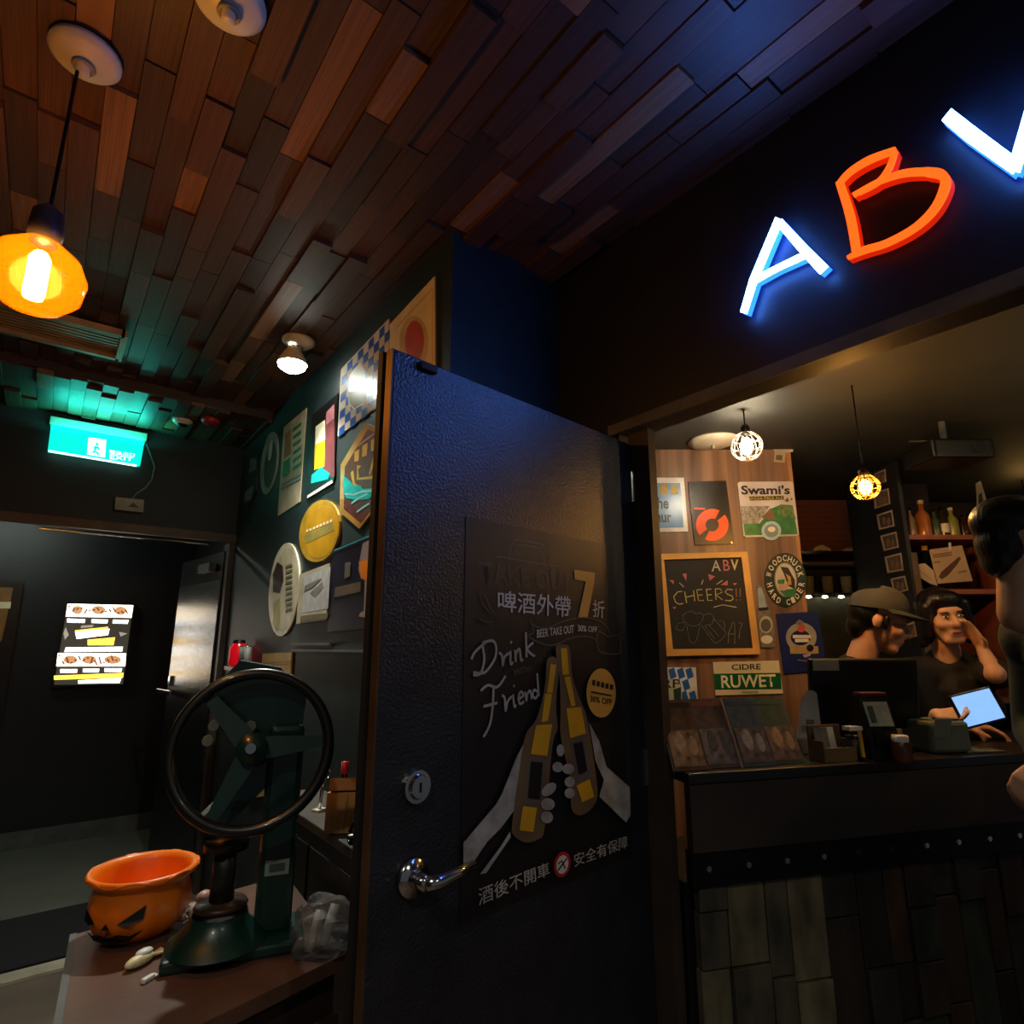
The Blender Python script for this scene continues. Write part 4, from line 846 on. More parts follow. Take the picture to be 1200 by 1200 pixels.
S.poly([wc([(132, 370), (165, 365), (195, 440), (215, 540), (145, 545)])], M('pale blue print', '#8fa4a8', .35), 'neck_label'); S.poly([wc([(132, 545), (222, 535), (230, 560), (150, 570)])], m_blk, 'neck_band'); S.ell([(*wc([(205, 690)])[0], 8, 10)], M('label ring print', '#a8a490', .4), 'label_ring'); S.ell([(*wc([(205, 695)])[0], 6, 7.5)], M('label ground', '#55524a', .4), 'label_ground'); S.ell([(*wc([(212, 820)])[0], 7, 5)], m_offwhite, 'lower_label')
S = Sign('tin_sign', 'dark blue tin sign with a crowned brewery crest', 'sign', P_WOOD, [(909, 719.5), (957.5, 716.5), (969, 786), (918, 789.5)], .006, M('royal blue enamel', '#16225c', .35, var=.1), group=G2)
S.ell([(*wc([(517, 800)])[0], 18, 17)], M('silver print', '#a09c8e', .35, var=.2), 'crest'); S.poly([wc([(415, 870), (665, 880), (670, 945), (420, 945)])], M('scroll gold print', '#a8905c', .4), 'scroll'); S.ell([(*wc([(510, 805)])[0], 11.5, 9)], m_navy, 'crest_ground'); S.ell([(*wc([(515, 722)])[0], 4.6, 4.6)], M('coral print', '#c05040', .4), 'crest_jewel')
S.poly([wc([(465, 670), (498, 645), (535, 665), (525, 690), (475, 695)])], m_greyp, 'crown'); S.line([wc([(440, 795), (600, 795)]), wc([(460, 830), (580, 828)])], .016, m_offwhite, 'crest_lettering'); S.ell([(*wc([(592, 895)])[0], 4.2, 4)], m_blk, 'seal'); S.line([wc([(480, 1000), (615, 1015)])], .006, M('dim lilac print', '#6a6a90', .4), 'caption'); S.poly([wc([(525, 955), (600, 940), (590, 965), (540, 980)])], M('lilac print', '#a090c0', .35), 'ribbon_end')
S = Sign('tin_sign', 'blue and white diamond checkered sign cut by the door jamb', 'sign', P_WOOD, [(762, 782), (815, 782), (817.5, 823), (765, 824)], .006, M('white enamel 2', '#d4d8dc', .35), group=G2)
dm = []
for i in range(5):
    for k in range(3):
        cx_, cy_ = 778+i*10+k*2+(4 if k % 2 else 0), 789+k*13.5
        if cx_ < 813: dm.append([(cx_-5, cy_-4), (cx_+2, cy_-7), (cx_+5, cy_+4), (cx_-2, cy_+7)])
S.poly(dm, M('bavarian blue', '#2560b8', .35), 'diamond'); S.poly([(766, 800), (792, 795), (799, 805), (799, 822), (767, 823)], M('label cream', '#b8c0b0', .4), 'label'); S.poly([(789, 808), (798, 805), (798, 820), (790, 822)], M('dark green print', '#24402c', .4), 'label_band')
S.text(('ERF', [(766, 796), (796, 796), (796, 806), (766, 807)]), m_blk, 'lettering')
S = Sign('cider_sign', 'cream and green cider sign reading CIDRE RUWET', 'sign', P_WOOD, [(835, 776), (912, 774), (917, 812.5), (838, 815)], .006, M('cream enamel', '#d2cdae', .35, var=.06), group=G2)
c7 = crop(740, 680, 5.)
S.poly([c7([(483, 548), (872, 542), (880, 638), (490, 642)])], M('bottle green enamel', '#0f5a34', .35), 'green_band'); S.text(('CIDRE', c7([(585, 493), (757, 488), (757, 522), (588, 526)])), m_blk, 'cidre_lettering', .015); S.text(('RUWET', c7([(522, 558), (843, 550), (848, 625), (527, 632)])), M('cream lettering', '#dcd6b8', .4), 'ruwet_lettering', .02); S.line([c7([(645, 655), (740, 653)])], .01, M('sage print', '#9aa884', .4), 'caption')
S = Sign('paper_note', 'small pale paper tag by the caged lamp', 'note', P_WOOD, s5([(888, 235), (1028, 218), (1032, 270), (985, 275), (978, 340), (910, 335), (915, 270)]), .003, M('aged paper', '#b8aa90', .6), 'sheet'); S.poly([s5([(925, 290), (965, 292), (962, 325), (920, 322)])], M('paper ink', '#6a6050', .6), 'stamp')

# ------------------------------------------------------------------ lamps in the bar
def cage_lamp(name, label, u, F, z, R, col, w, hot, es, cagemat):
    r = bthing(name, label, 'lamp', u, F, z)
    B().ball((0, 0, 0), (R*.42, R*.42, R*.6)).build('bulb', M(hot, '#fff2d8', .3, emis=col, es=es), r, True)
    b = B()
    for k in range(6): b.torus((0, 0, 0), R, .0022, Euler((math.pi/2, 0, k*math.pi/6)), 28, 5)
    for zz in (-.5, 0, .5): b.torus((0, 0, zz*R), R*math.sqrt(1-zz*zz), .0022, None, 28, 5)
    b.build('cage', cagemat, r, True)
    B().lathe([(0, R*1.5), (.012, R*1.5), (.02, R*1.3), (.02, R*.8), (0, R*.8)], n=20).build('socket', m_iron, r, True)
    B().cyl((0, 0, R*1.45), (0, 0, 2.46-z), .003, n=8).build('cord', m_iron, r)
    lc = lin(col); mx = max(lc[:3]); point('bulb_light', (0, 0, 0), tuple(c/mx for c in lc[:3]), w, .03, r)
    return r
q = bar_at(875, 523, 2.45); cage_lamp('caged_lamp', 'bright white caged lamp over the wood panel', q.x, q.y, q.z, .065, '#ffe6c0', 105, 'hot warm bulb', 60., M('white wire', '#e8e2d0', .4))
q = bar_at(1014, 571, 2.2); cage_lamp('caged_lamp', 'small amber caged lamp hanging by the photo pillar', q.x, q.y, q.z, .05, '#ffb050', 42, 'hot amber bulb', 40., M('brass wire', '#c08a3c', .35, .8))
cage_lamp('caged_lamp', 'added caged lamp over the right end of the counter, unseen beyond the right image edge', 2.3, 1.75, 2.2, .06, '#ffd9a0', 45, 'hot warm bulb', 60., MATS['white wire'])  # lamp added out of view to light the people from the right
q = bar_at(836, 522, 2.85)
r = bthing('ceiling_canopy', 'white round ceiling plate left of the caged lamp', 'canopy', q.x, q.y, 2.42, group='white ceiling canopies'); B().lathe([(0, .04), (.12, .04), (.125, .03), (.09, .016), (.02, .01), (0, .01)], n=40).build('dish', m_canopy, r, True); B().lathe([(.014, .014), (.012, -.008), (0, -.01)], n=16).build('stub', m_greyp, r, True)
r = bthing('projector', 'dark projector under the bar ceiling at right', 'projector', bar_at(1108, 525, 2.6).x, 2.6, 2.25)
B().box((0, 0, .05), (.27, .22, .09), bev=.012).build('body', m_black, r); B().cyl((.06, -.12, .05), (.06, -.10, .05), .03, n=20).build('lens', M('lens glass', '#202428', .1), r); B().cyl((0, 0, .09), (0, 0, .21), .014, n=12).build('mount', m_greytrim, r); B().box((-.05, 0, .115), (.22, .012, .006)).build('rail', m_greytrim, r)

# ------------------------------------------------------------------ back of the bar
q0, q1 = bar_at(940, 576, 4.12), bar_at(1040, 648, 4.12)
r = bthing('slatted_blind', 'dark red brown slatted blind at the back of the bar', 'blind', (q0.x+q1.x)/2, 4.14, q1.z)
BW, BH = q1.x-q0.x+.25, q0.z-q1.z; sl = None; m_bl = woodmat('red brown slat', '#8a5238', 'x')
for i in range(10):
    if sl is None: o = B().box((0, 0, 0), (BW, .008, .052), Euler((.35, 0, 0))).build('slat', m_bl, r); sl = o.data
    else: o = link('slat', sl, None, r)
    o.location = (0, 0, .03+i*(BH-.04)/9.5)
B().box((0, .012, BH), (BW, .04, .04)).build('head_rail', m_bl, r)
# steel shelves with boxes and glasses
q = bar_at(985, 650, 3.75)
r = bthing('steel_shelf', 'two-tier steel shelf under the slatted blind', 'shelf', q.x+.05, 3.8, 0)
B().box((0, 0, q.z), (.95, .3, .018)).build('upper_board', m_steel, r); z2 = bar_at(985, 662, 3.75).z; B().box((0, 0, z2), (.95, .3, .014)).build('lower_board', M('worn wood shelf', '#5a4230', .5), r)
for x_ in (-.45, .45): B().box((x_, .25, (q.z+z2)/2), (.02, .3, q.z-z2+.03)).build('bracket', m_iron, r)
zs = q.z+.009
for (px, lab, col, dd) in ((962, 'white tent-shaped box on the steel shelf', '#c8c4a8', (.12, .1, .05)), (1000, 'flat cream carton on the steel shelf', '#9a8664', (.16, .1, .045)), (1024, 'grey carton at the right end of the steel shelf', '#7a7668', (.1, .1, .09))):
    qq = bar_at(px, 648, 3.75); rr = bthing('carton', lab, 'carton', qq.x, 3.78, zs, group='cartons on the steel shelf'); mm = M(lab, col, .5)
    B().prism([(-dd[0]/2, 0), (dd[0]/2, 0), (dd[0]/2*.85, dd[2]*.55), (.01, dd[2]), (-.01, dd[2]), (-dd[0]/2*.85, dd[2]*.55)], -dd[1]/2, dd[1]/2, Matrix.Rotation(math.pi/2, 4, 'X')).build('body', mm, rr); B().box((0, -dd[1]/2-.001, dd[2]*.25), (dd[0]*.6, .002, dd[2]*.2)).build('tape', m_greyp, rr)
q = bar_at(980, 700, 3.75)
r = bthing('glass_rack', 'dark rack of glasses with a row of small lights', 'rack', q.x+.05, 3.8, 0)
B().box((0, .1, q.z+.08), (.9, .02, .16)).build('back_panel', M('dark steel panel', '#2c2c28', .4, .5), r); B().box((0, 0, q.z+.015), (.9, .24, .016)).build('board', m_steel, r); B().box((0, .02, (q.z)/2), (.88, .2, q.z)).build('cabinet', M('grey green cabinet', '#3c4038', .5), r)
for k in range(5): B().lathe([(0, .0), (.018, .004), (.014, .016), (0, .018)], (-.36+k*.1, -.125, q.z-.012), n=12).build('small_light', M('small lit bulb', '#fff6d8', .3, emis='#fff2c8', es=5.), r, True)
for k in range(5):
    rr = bthing('beer_glass', ['beer glass at the left end of the rack', 'second beer glass on the rack', 'middle beer glass on the rack', 'fourth beer glass on the rack', 'beer glass at the right end of the rack'][k], 'glass', q.x-.27+k*.12, 3.78, q.z+.023, group='glasses on the rack')
    B().lathe([(0, 0), (.028, 0), (.034, .11), (.031, .11), (.025, .01), (0, .01)], n=18).build('body', clear('pale glass', '#b8bcb0', .55, .08), rr, True); B().lathe([(.0, .001), (.027, .001), (.027, .012), (0, .012)], n=18).build('base', m_chrome, rr, True)

# shelf unit with photographs on its side
SU0, SU1, SF0, SF1 = 1.985, 2.46, 2.95, 3.42
r = bthing('shelf_unit', 'tall reddish wooden shelf unit behind the woman', 'shelf', (SU0+SU1)/2, (SF0+SF1)/2, 0); SW2, SD2 = SU1-SU0, SF1-SF0
m_red = woodmat('reddish shelf wood', '#7a3f2c', 'z'); m_red2 = woodmat('reddish shelf board', '#9a5a3e', 'x')
B().box((-SW2/2+.01, 0, 1.19), (.02, SD2, 2.38)).build('side_panel', M('black side panel', '#161412', .5), r); B().box((SW2/2-.02, -SD2/2+.02, 1.06), (.04, .05, 2.12)).build('front_post', m_red, r); B().box((-SW2/2+.03, -SD2/2+.012, .95), (.03, .03, 1.9)).build('front_post', M('tan post', '#5c4a34', .5), r)
B().box((SW2/2-.01, .03, 1.06), (.02, SD2-.06, 2.12)).build('side_panel', m_red, r); B().box((0, SD2/2-.01, 1.19), (SW2, .02, 2.38)).build('back_panel', M('dark brown panel', '#33241a', .5, var=.3), r)
zA, zB = bar_at(1100, 626, 2.95).z, bar_at(1110, 690, 2.95).z
for z in (zA, zB, 1.2, .6): B().box((0, 0, z-.012), (SW2-.03, SD2-.03, .024)).build('shelf_board', m_red2, r)
P_SIDE = Plane(bar(SU0, SF0), bar(0, -1)-bar(0, 0)); c3 = crop(940, 550, 7.057); c8 = crop(940, 660, 4.615)
G3 = 'photographs on the shelf side'
names = ('topmost photograph on the side of the shelf unit', 'second photograph from the top on the shelf side', 'third photograph from the top on the shelf side', 'fourth photograph from the top on the shelf side', 'fifth photograph from the top on the shelf side', 'sixth photograph from the top, just above the cap', 'lowest photograph on the shelf side, between the two bar staff')
for k, qd_ in enumerate(([(600, 35), (688, -2), (697, 100), (612, 130)], [(595, 190), (715, 158), (732, 285), (605, 328)], [(620, 378), (745, 335), (765, 470), (640, 500)], [(650, 550), (780, 515), (800, 645), (680, 675)], [(685, 725), (820, 690), (840, 835), (710, 858)], [(735, 905), (850, 880), (880, 1000), (765, 1030)], None)):
    pp = c3(qd_) if qd_ else c8([(548, 338), (606, 315), (622, 395), (565, 412)])
    S = Sign('photograph', names[k], 'photograph', P_SIDE, pp, .003, M('photo paper', '#a89c8c', .4), 'print_sheet', group=G3)
    cc = Vector((sum(p[0] for p in pp)/4, sum(p[1] for p in pp)/4)); S.poly([tuple(cc+(Vector(p)-cc)*.8) for p in pp], M('photo image '+str(k % 3), ('#4c4038', '#5c4c40', '#3c3630')[k % 3], .4, var=.5, scale=50), 'image')
    S.ell([(cc.x-2, cc.y+1, 2.2, 5), (cc.x+3.5, cc.y+2, 2., 5)], M('photo figures', '#7c6454', .4), 'figure')
# bottles on the upper shelf
def bottle(u, F, z, h, rad, mat, label, cap, group='bottles on the reddish shelf', lab=None):
    rr = bthing('bottle', label, 'bottle', u, F, z, group=group)
    B().lathe([(0, 0), (rad*.95, 0), (rad, h*.04), (rad, h*.55), (rad*.85, h*.63), (rad*.35, h*.74), (rad*.33, h*.93)], n=20).build('glass', mat, rr, True); B().lathe([(rad*.4, h*.9), (rad*.42, h), (0, h*1.005)], n=14).build('cap', cap, rr, True)
    if lab: B().lathe([(rad*1.01, h*.15), (rad*1.015, h*.45)], n=20).build('label', lab, rr, True)
gl = lambda n, c: M(n, c, .12, var=.1, coat=.5)
for (px, h_, rad, col, lab) in ((1060, .13, .022, '#4a1210', 'small dark red bottle at the left end of the shelf'), (1069, .16, .02, '#8a7868', 'slim pale bottle beside the dark red one'), (1083, .2, .034, '#a86a34', 'large amber bottle on the reddish shelf'), (1097, .15, .024, '#3c4a30', 'small olive bottle right of the amber one'), (1106, .16, .026, '#2c2418', 'dark brown bottle on the reddish shelf'), (1117, .16, .028, '#8a8a3c', 'yellow green bottle on the reddish shelf'), (1130, .12, .026, '#3a1c16', 'squat dark bottle at the right end of the shelf')):
    qq = bar_at(px, 620, 3.05); bottle(qq.x, 3.05, zA, h_, rad, gl('glass of '+lab, col), lab, m_offwhite if px in (1083, 1117) else m_iron, lab=m_cream if px == 1106 else None)
for (px, lab, col) in ((1065, 'dark green bottle under the bottle shelf', '#143c30'), (1086, 'black green bottle behind the cream sheets', '#10241e')):
    qq = bar_at(px, 660, 3.1); bottle(qq.x, 3.1, zB, .24, .035, gl('glass of '+lab, col), lab, m_brassy, 'bottles on the lower shelf', m_teal if px == 1065 else None)
# leaning sheets
P_SH = Plane(bar(2, 2.98), bar(1, 0)-bar(0, 0))
c2 = crop(1030, 520, 6.)
S = Sign('paper_poster', 'cream paper with a bottle drawing leaning on the shelf', 'poster', P_SH, c2([(350, 745), (580, 715), (655, 965), (410, 985)]), .004, M('cream sheet', '#c4a682', .6, var=.08), 'sheet', off=0); S.poly([c2([(420, 935), (440, 900), (520, 830), (560, 795), (578, 805), (550, 850), (480, 930), (440, 955)])], M('umber ink', '#5c3c2a', .6), 'bottle_drawing'); S.line([c2([(375, 785), (510, 765)]), c2([(380, 800), (515, 780)]), c2([(385, 835), (430, 830)]), c2([(555, 905), (615, 895)])], .008, M('tan ink', '#8a6a50', .6), 'text_lines'); S.poly([c2([(487, 695), (505, 695), (508, 745), (490, 748)])], m_offwhite, 'clip')
S = Sign('paper_sheet', 'curled cream sheet lying left of the bottle drawing', 'paper', P_SH, c2([(255, 850), (320, 840), (380, 890), (410, 1000), (360, 985), (270, 930)]), .003, M('cream sheet 2', '#c8b090', .6), 'sheet', off=.008); S.line([c2([(275, 880), (370, 960)])], .003, M('tan ink', '#8a6a50', .6), 'fold')
S = Sign('menu_tent', 'white folded card standing on the shelf unit top', 'card', P_SH, c2([(680, 280), (712, 262), (772, 460), (690, 480)]), .004, M('grey white card', '#8c8478', .6), 'card', off=.0); S.poly([c2([(700, 360), (722, 340), (742, 460), (700, 470)])], M('card ink', '#2c2420', .6), 'picture')
r = bthing('wall_lamp', 'tiny warm lamp at the right image edge behind the customer', 'lamp', bar_at(1203, 590, 3.6).x, 3.6, bar_at(1203, 590, 3.6).z); B().ball((0, 0, 0), .03).build('bulb', M('small warm bulb', '#ffd890', .3, emis='#ffc060', es=14.), r, True); B().cyl((0, 0, .03), (0, 0, 2.46-bar_at(1203, 590, 3.6).z), .004, n=8).build('cord', m_iron, r); point('bulb_light', (0, 0, 0), (1., .7, .35), 5., .03, r)

# ------------------------------------------------------------------ things on the counter
cov = [('brown', '#5c4434', '#8a6c50'), ('grey brown', '#5a4a44', '#6a6060'), ('blue grey', '#3c4a58', '#5c4c50'), ('green', '#3a4a38', '#6c5048')]
for k in range(4):
    nm, ca, cb_ = cov[k]
    r = bthing('menu_booklet', nm+' photo menu booklet leaning on the counter '+('beside the door jamb', 'second from the jamb', 'under the cider sign', 'nearest the black monitor')[k], 'menu', 0, 0, 0, group='menu booklets on the counter')
    r.matrix_world = Matrix.Translation(on_counter(.03+k*.113, .035+.01*(k % 2), 1.101)) @ Matrix.Rotation(BARROT+CR, 4, 'Z') @ Matrix.Rotation(math.radians(-24), 4, 'X')
    B().box((0, 0, .1), (.108, .006, .2)).build('pages', m_offwhite, r); B().box((0, -.004, .1), (.11, .002, .202)).build('cover', M('cover '+nm, ca, .3, var=.6, scale=26, coat=.4), r)
    B().box((0, -.0056, .06), (.1, .001, .1)).build('photo', M('cover photo '+nm, cb_, .35, var=.7, scale=45), r); B().box((0, -.0056, .185), (.1, .001, .014)).build('title_bar', M('title '+nm, ('#2c1c14', '#7a3a2c', '#1c2c50', '#2c4a2c')[k], .4), r)
    B().ball((-.015, -.006, .075), (.017, .001, .032)).ball((.025, -.006, .065), (.014, .001, .028)).build('printed_figure', M('figure '+nm, ('#a8886a', '#4c4848', '#8c8480', '#a07c58')[k], .4, var=.4, scale=50), r)
q = bar_at(1024, 850, 2.12)
r = bthing('monitor', 'black monitor seen from behind on the counter', 'monitor', q.x, 2.16, 1.10)
B().box((0, 0, .185), (.375, .028, .235), Euler((.12, 0, 0)), bev=.006).build('housing', m_black, r); B().box((0, .01, .04), (.07, .03, .1)).build('neck', m_black, r); B().box((0, .0, .006), (.2, .16, .012), bev=.004).build('foot', m_black, r)
B().box((-.135, -.03, .28), (.09, .003, .036), Euler((.12, 0, 0))).build('label_sticker', M('pale sticker', '#9a9684', .5, var=.15), r); B().box((0, .022, .185), (.35, .002, .21), Euler((.12, 0, 0))).build('screen', M('dark screen', '#0a0c10', .15), r)
q = bar_at(948, 812, 2.02)
r = bthing('paper_fan', 'white curled paper standing left of the monitor', 'paper', q.x, 2.06, 1.10, -.3); b = B()
vs0 = [b.bm.verts.new((-.045+.09*i/8, .02*math.sin(i/8*3), .0)) for i in range(9)]; vs1 = [b.bm.verts.new((-.01+.055*i/8, .02*math.sin(i/8*3)+.02, .15+.05*math.sin(i/8*2.2))) for i in range(9)]
for i in range(8): b.bm.faces.new((vs0[i], vs0[i+1], vs1[i+1], vs1[i]))
b.build('sheet', M('white paper', '#c8c6bc', .6), r, True); B().box((.01, -.012, .1), (.025, .002, .02)).build('print', m_greyp, r)
q = bar_at(1035, 885, 1.98)
r = bthing('card_terminal', 'dark card terminal with a red top and pale sticker', 'terminal', q.x-.005, 2.01, 1.10, .1)
B().prism([(-.05, 0), (.05, 0), (.05, .03), (.012, .19), (-.02, .19), (-.05, .05)], -.05, .05, Matrix.Rotation(math.radians(90), 4, 'Z') @ Matrix.Rotation(math.pi/2, 4, 'X')).build('body', m_black, r); B().box((0, -.005, .193), (.09, .04, .014), bev=.004).build('top_cover', M('maroon plastic', '#4a1420', .4), r)
B().box((.0, -.034, .135), (.082, .003, .075), Euler((-.3, 0, 0))).build('sticker', M('pale green sticker', '#93988a', .5, var=.2, scale=40), r); B().box((-.022, -.037, .135), (.016, .003, .05), Euler((-.3, 0, 0))).build('sticker_print', M('sticker ink', '#3a3e38', .5), r); B().box((0, -.054, .06), (.07, .004, .05)).build('keypad', m_iron, r)
q = bar_at(980, 885, 1.95)
r = bthing('flyer_box', 'open box of small flyers on the counter before the monitor', 'box', q.x, 1.97, 1.10, .26)
B().box((0, .03, .05), (.12, .008, .1)).box((0, -.03, .02), (.12, .006, .04)).box((-.058, 0, .03), (.006, .06, .06)).box((.058, 0, .03), (.006, .06, .06)).build('tray', M('tan card tray', '#6a5230', .6), r)
for k in range(3): B().box((-.03+k*.03, .005+k*.006, .055), (.05, .003, .08), Euler((-.15, 0, .05*k))).build('flyer', (m_greyp, m_offwhite, M('flyer brown', '#4a3a30', .5))[k], r)
q = bar_at(1013, 885, 1.93)
r = bthing('pen_holder', 'dark pen holder with a yellow marker', 'holder', q.x, 1.98, 1.10, .26); B().lathe([(0, 0), (.022, 0), (.024, .07), (.021, .07), (.019, .004)], n=18).build('cup', M('navy plastic', '#141a34', .4), r, True); B().cyl((.004, -.026, .01), (.002, -.024, .085), .006, n=10).build('marker', M('yellow plastic', '#d8a812', .4), r); B().box((0, 0, .092), (.05, .03, .012)).build('white_clip', m_offwhite, r)
q = bar_at(1108, 880, 2.1)
r = bthing('receipt_printer', 'grey green receipt printer with paper on the counter', 'printer', q.x, 2.14, 1.10, .15); B().box((0, 0, .05), (.15, .13, .1), bev=.012).build('body', M('grey green plastic', '#596459', .5), r); B().box((.03, -.02, .102), (.06, .05, .008), bev=.003).build('slot', m_blk, r); B().box((-.035, -.065, .06), (.06, .004, .11), Euler((.3, 0, 0))).build('receipt', M('pale receipt', '#8a9488', .6), r); B().box((.11, -.03, .004), (.14, .1, .006)).build('tray_sheet', M('dull sheet', '#4c524a', .6), r)
q = bar_at(1045, 880, 1.93)
r = bthing('small_jar', 'little brown jar in front of the card terminal', 'jar', q.x+.03, 1.93, 1.10); B().lathe([(0, 0), (.025, 0), (.028, .01), (.028, .05), (.02, .065)], n=18).build('body', M('brown glass', '#5c3420', .25), r, True); B().lathe([(.023, .06), (.023, .078), (0, .079)], n=16).build('lid', m_offwhite, r, True)
# ------------------------------------------------------------------ people
m_skin = M('skin', '#b98a6e', .5, var=.08, scale=30); m_skin2 = M('fair skin', '#c89c80', .5, var=.06, scale=30); m_hair = M('black hair', '#100d0c', .4, var=.4, scale=40, bump=.3, bscale=120, stretch=(1, 1, .2))
m_shirt = M('black shirt cloth', '#1c1b1a', .8, bump=.15, bscale=40); m_shirt2 = M('dark brown shirt cloth', '#201a18', .8, bump=.15, bscale=40); m_jacket = M('grey green jacket cloth', '#2f3a36', .85, bump=.2, bscale=50); m_pants = M('black trousers', '#101012', .85); m_cap = M('grey cap cloth', '#3a3a36', .85, bump=.15, bscale=150); m_lip = M('lip', '#8c4c44', .5)
def head_frame(c, yaw, pitch=0., roll=0.):  # yaw 0 faces away (+F), 180 faces the viewer, 90 faces left
    return Matrix.Translation(c) @ Euler((pitch, roll, math.radians(yaw)), 'XYZ').to_matrix().to_4x4()
def head_prims(H, s=1.):
    R = H.to_3x3(); P = lambda x, y, z: H @ Vector((x*s, y*s, z*s))
    E_ = lambda c, r: ('s', P(*c), tuple(k*s for k in r), R); C_ = lambda a, b, r0, r1: ('c', P(*a), P(*b), r0*s, r1*s)
    return [E_((0, -.015, .03), (.075, .096, .092)), E_((0, .03, -.035), (.062, .062, .085)), C_((-.02, .06, -.1), (.02, .06, -.1), .026, .026), C_((0, .092, .002), (0, .112, -.034), .009, .014),
            C_((-.012, .098, -.038), (.012, .098, -.038), .01, .01), C_((-.036, .08, .024), (.036, .08, .024), .014, .014), E_((-.036, .062, -.03), (.028, .03, .03)), E_((.036, .062, -.03), (.028, .03, .03)),
            C_((-.018, .09, -.064), (.018, .09, -.064), .008, .008), C_((-.016, .088, -.074), (.016, .088, -.074), .009, .009), E_((-.078, -.012, -.012), (.009, .019, .03)), E_((.078, -.012, -.012), (.009, .019, .03)), C_((0, -.02, -.06), (0, -.035, -.2), .052, .058)]
def face_parts(H, o, s=1.):
    R = H.to_3x3()
    for x in (-.031, .031):
        e = B().ball(H @ Vector((x*s, .0895*s, .002*s)), (.0125*s, .006*s, .0048*s), R, 14).build('eye', m_offwhite, o, True)
        B().ball(H @ Vector((x*s, .0945*s, .002*s)), (.0058*s, .003*s, .0048*s), R, 12).build('iris', m_blk, e, True)
        B().ball(H @ Vector((x*s, .095*s, .021*s)), (.017*s, .006*s, .0035*s), R, 12).build('eyebrow', m_hair, o, True)
    B().ball(H @ Vector((0, .097*s, -.068*s)), (.021*s, .004*s, .006*s), R, 14).build('mouth', m_lip, o, True)
def hand_prims(w, d, nrm, curl=.6, s=1., thumb=1):  # wrist, finger direction, palm normal
    d = d.normalized(); nrm = (nrm-d*nrm.dot(d)).normalized(); sd = d.cross(nrm)*thumb; out = []
    for k in range(4):
        x = (k-1.5)*.019*s; out.append(('c', w+sd*x*.7+d*.02*s, w+sd*x+d*.085*s, .013*s, .0115*s))
        p = w+sd*x+d*.085*s; L = (.036, .042, .04, .03)[3-k]*s; dd = d; r = .0092*s
        for seg in range(3):
            dd = (Matrix.Rotation(-curl*(.7 if seg == 0 else 1.), 3, nrm.cross(d)) @ dd).normalized(); q = p+dd*L; out.append(('c', p, q, r, r*.92)); p = q; L *= .72; r *= .92
    t0 = w+sd*.03*s+d*.025*s; t1 = t0+(sd*.7+d*.6+nrm*.35).normalized()*.04*s; t2 = t1+(sd*.15+d*.9+nrm*.4).normalized()*.032*s
    return out+[('c', t0-sd*.012*s, t0, .013*s, .014*s), ('c', t0, t1, .013*s, .0105*s), ('c', t1, t2, .0105*s, .009*s)]
def person(label, base, prims, voxel, skin):
    o = remesh('person', prims, voxel, skin); o.location = bar(*base); o.rotation_euler = (0, 0, BARROT)
    return tag(o, label, 'person')
V = Vector
def rel(base): return lambda p: V((p[0]-base[0], p[1]-base[1], p[2]))
def legs(hip, zf=0., gap=.09): 
    out = []
    for s in (-1, 1): out += [('c', hip+V((s*gap, 0, -.02)), V((hip.x+s*gap, hip.y-.02, .48)), .085, .058), ('c', V((hip.x+s*gap, hip.y-.02, .48)), V((hip.x+s*gap, hip.y, .08)), .055, .038), ('c', V((hip.x+s*gap, hip.y, .045)), V((hip.x+s*gap, hip.y-.13, .035)), .042, .032)]
    return out
# --- bartender with a cap, in profile
base = (1.50, 2.62); R_ = rel(base)
hc = R_(bar_at(1030, 727, 2.5)); sh = R_(bar_at(1006, 792, 2.56)); hip = V((-.05, .06, .93))
H = head_frame(hc, -115, -.30, .0)
shL, shR = sh+V((-.10, -.10, -.02)), sh+V((.10, .15, -.0))
nk = H @ V((0, -.035, -.19))
eL, eR = shL+V((.02, -.10, -.24)), shR+V((.16, -.05, -.24)); wL, wR = V((.14, -.22, 1.15)), V((.24, -.20, 1.15))
core = [('c', nk, sh+V((0, .02, -.03)), .058, .08), ('c', shL, shR, .075, .075), ('c', sh+V((0, .02, -.1)), hip+V((0, 0, .1)), .135, .13), ('c', hip+V((-.05, 0, 0)), hip+V((.05, 0, 0)), .13, .13)]
arms = [('c', shL, eL, .055, .043), ('c', eL, wL, .042, .028), ('c', shR, eR, .055, .043), ('c', eR, wR, .042, .028)]
p1 = person('bartender in black shirt and grey cap looking down in profile', (*base, 0), head_prims(H)+core+arms+hand_prims(wL, V((.9, -.3, -.1)), V((0, 0, -1)), .5)+hand_prims(wR, V((.8, -.5, -.1)), V((0, 0, -1)), .5, 1., -1)+legs(hip), .0075, m_skin)
face_parts(H, p1)
grow = lambda pr, k: [(a[0], a[1], a[2], a[3]+k, a[4]+k) for a in pr]
remesh('shirt', grow(core[1:], .016)+grow([arms[0], arms[2]], .018)+[('c', eL, eL.lerp(wL, .7), .058, .045), ('c', eR, eR.lerp(wR, .7), .058, .045), ('c', nk.lerp(sh, .35), sh, .07, .1)], .011, m_shirt, p1)
remesh('trousers', grow(legs(hip)[:2]+legs(hip)[3:5], .014)+[('c', hip+V((-.05, 0, -.02)), hip+V((.05, 0, -.02)), .143, .143)], .013, m_pants, p1)
R3 = H.to_3x3()
remesh('hair', [('s', H @ V((0, -.04, .02)), (.08, .082, .082), R3), ('s', H @ V((0, -.07, -.04)), (.062, .045, .06), R3), ('c', H @ V((.07, .02, .01)), H @ V((.072, .02, -.03)), .014, .01), ('c', H @ V((-.07, .02, .01)), H @ V((-.072, .02, -.03)), .014, .01)], .008, m_hair, p1)
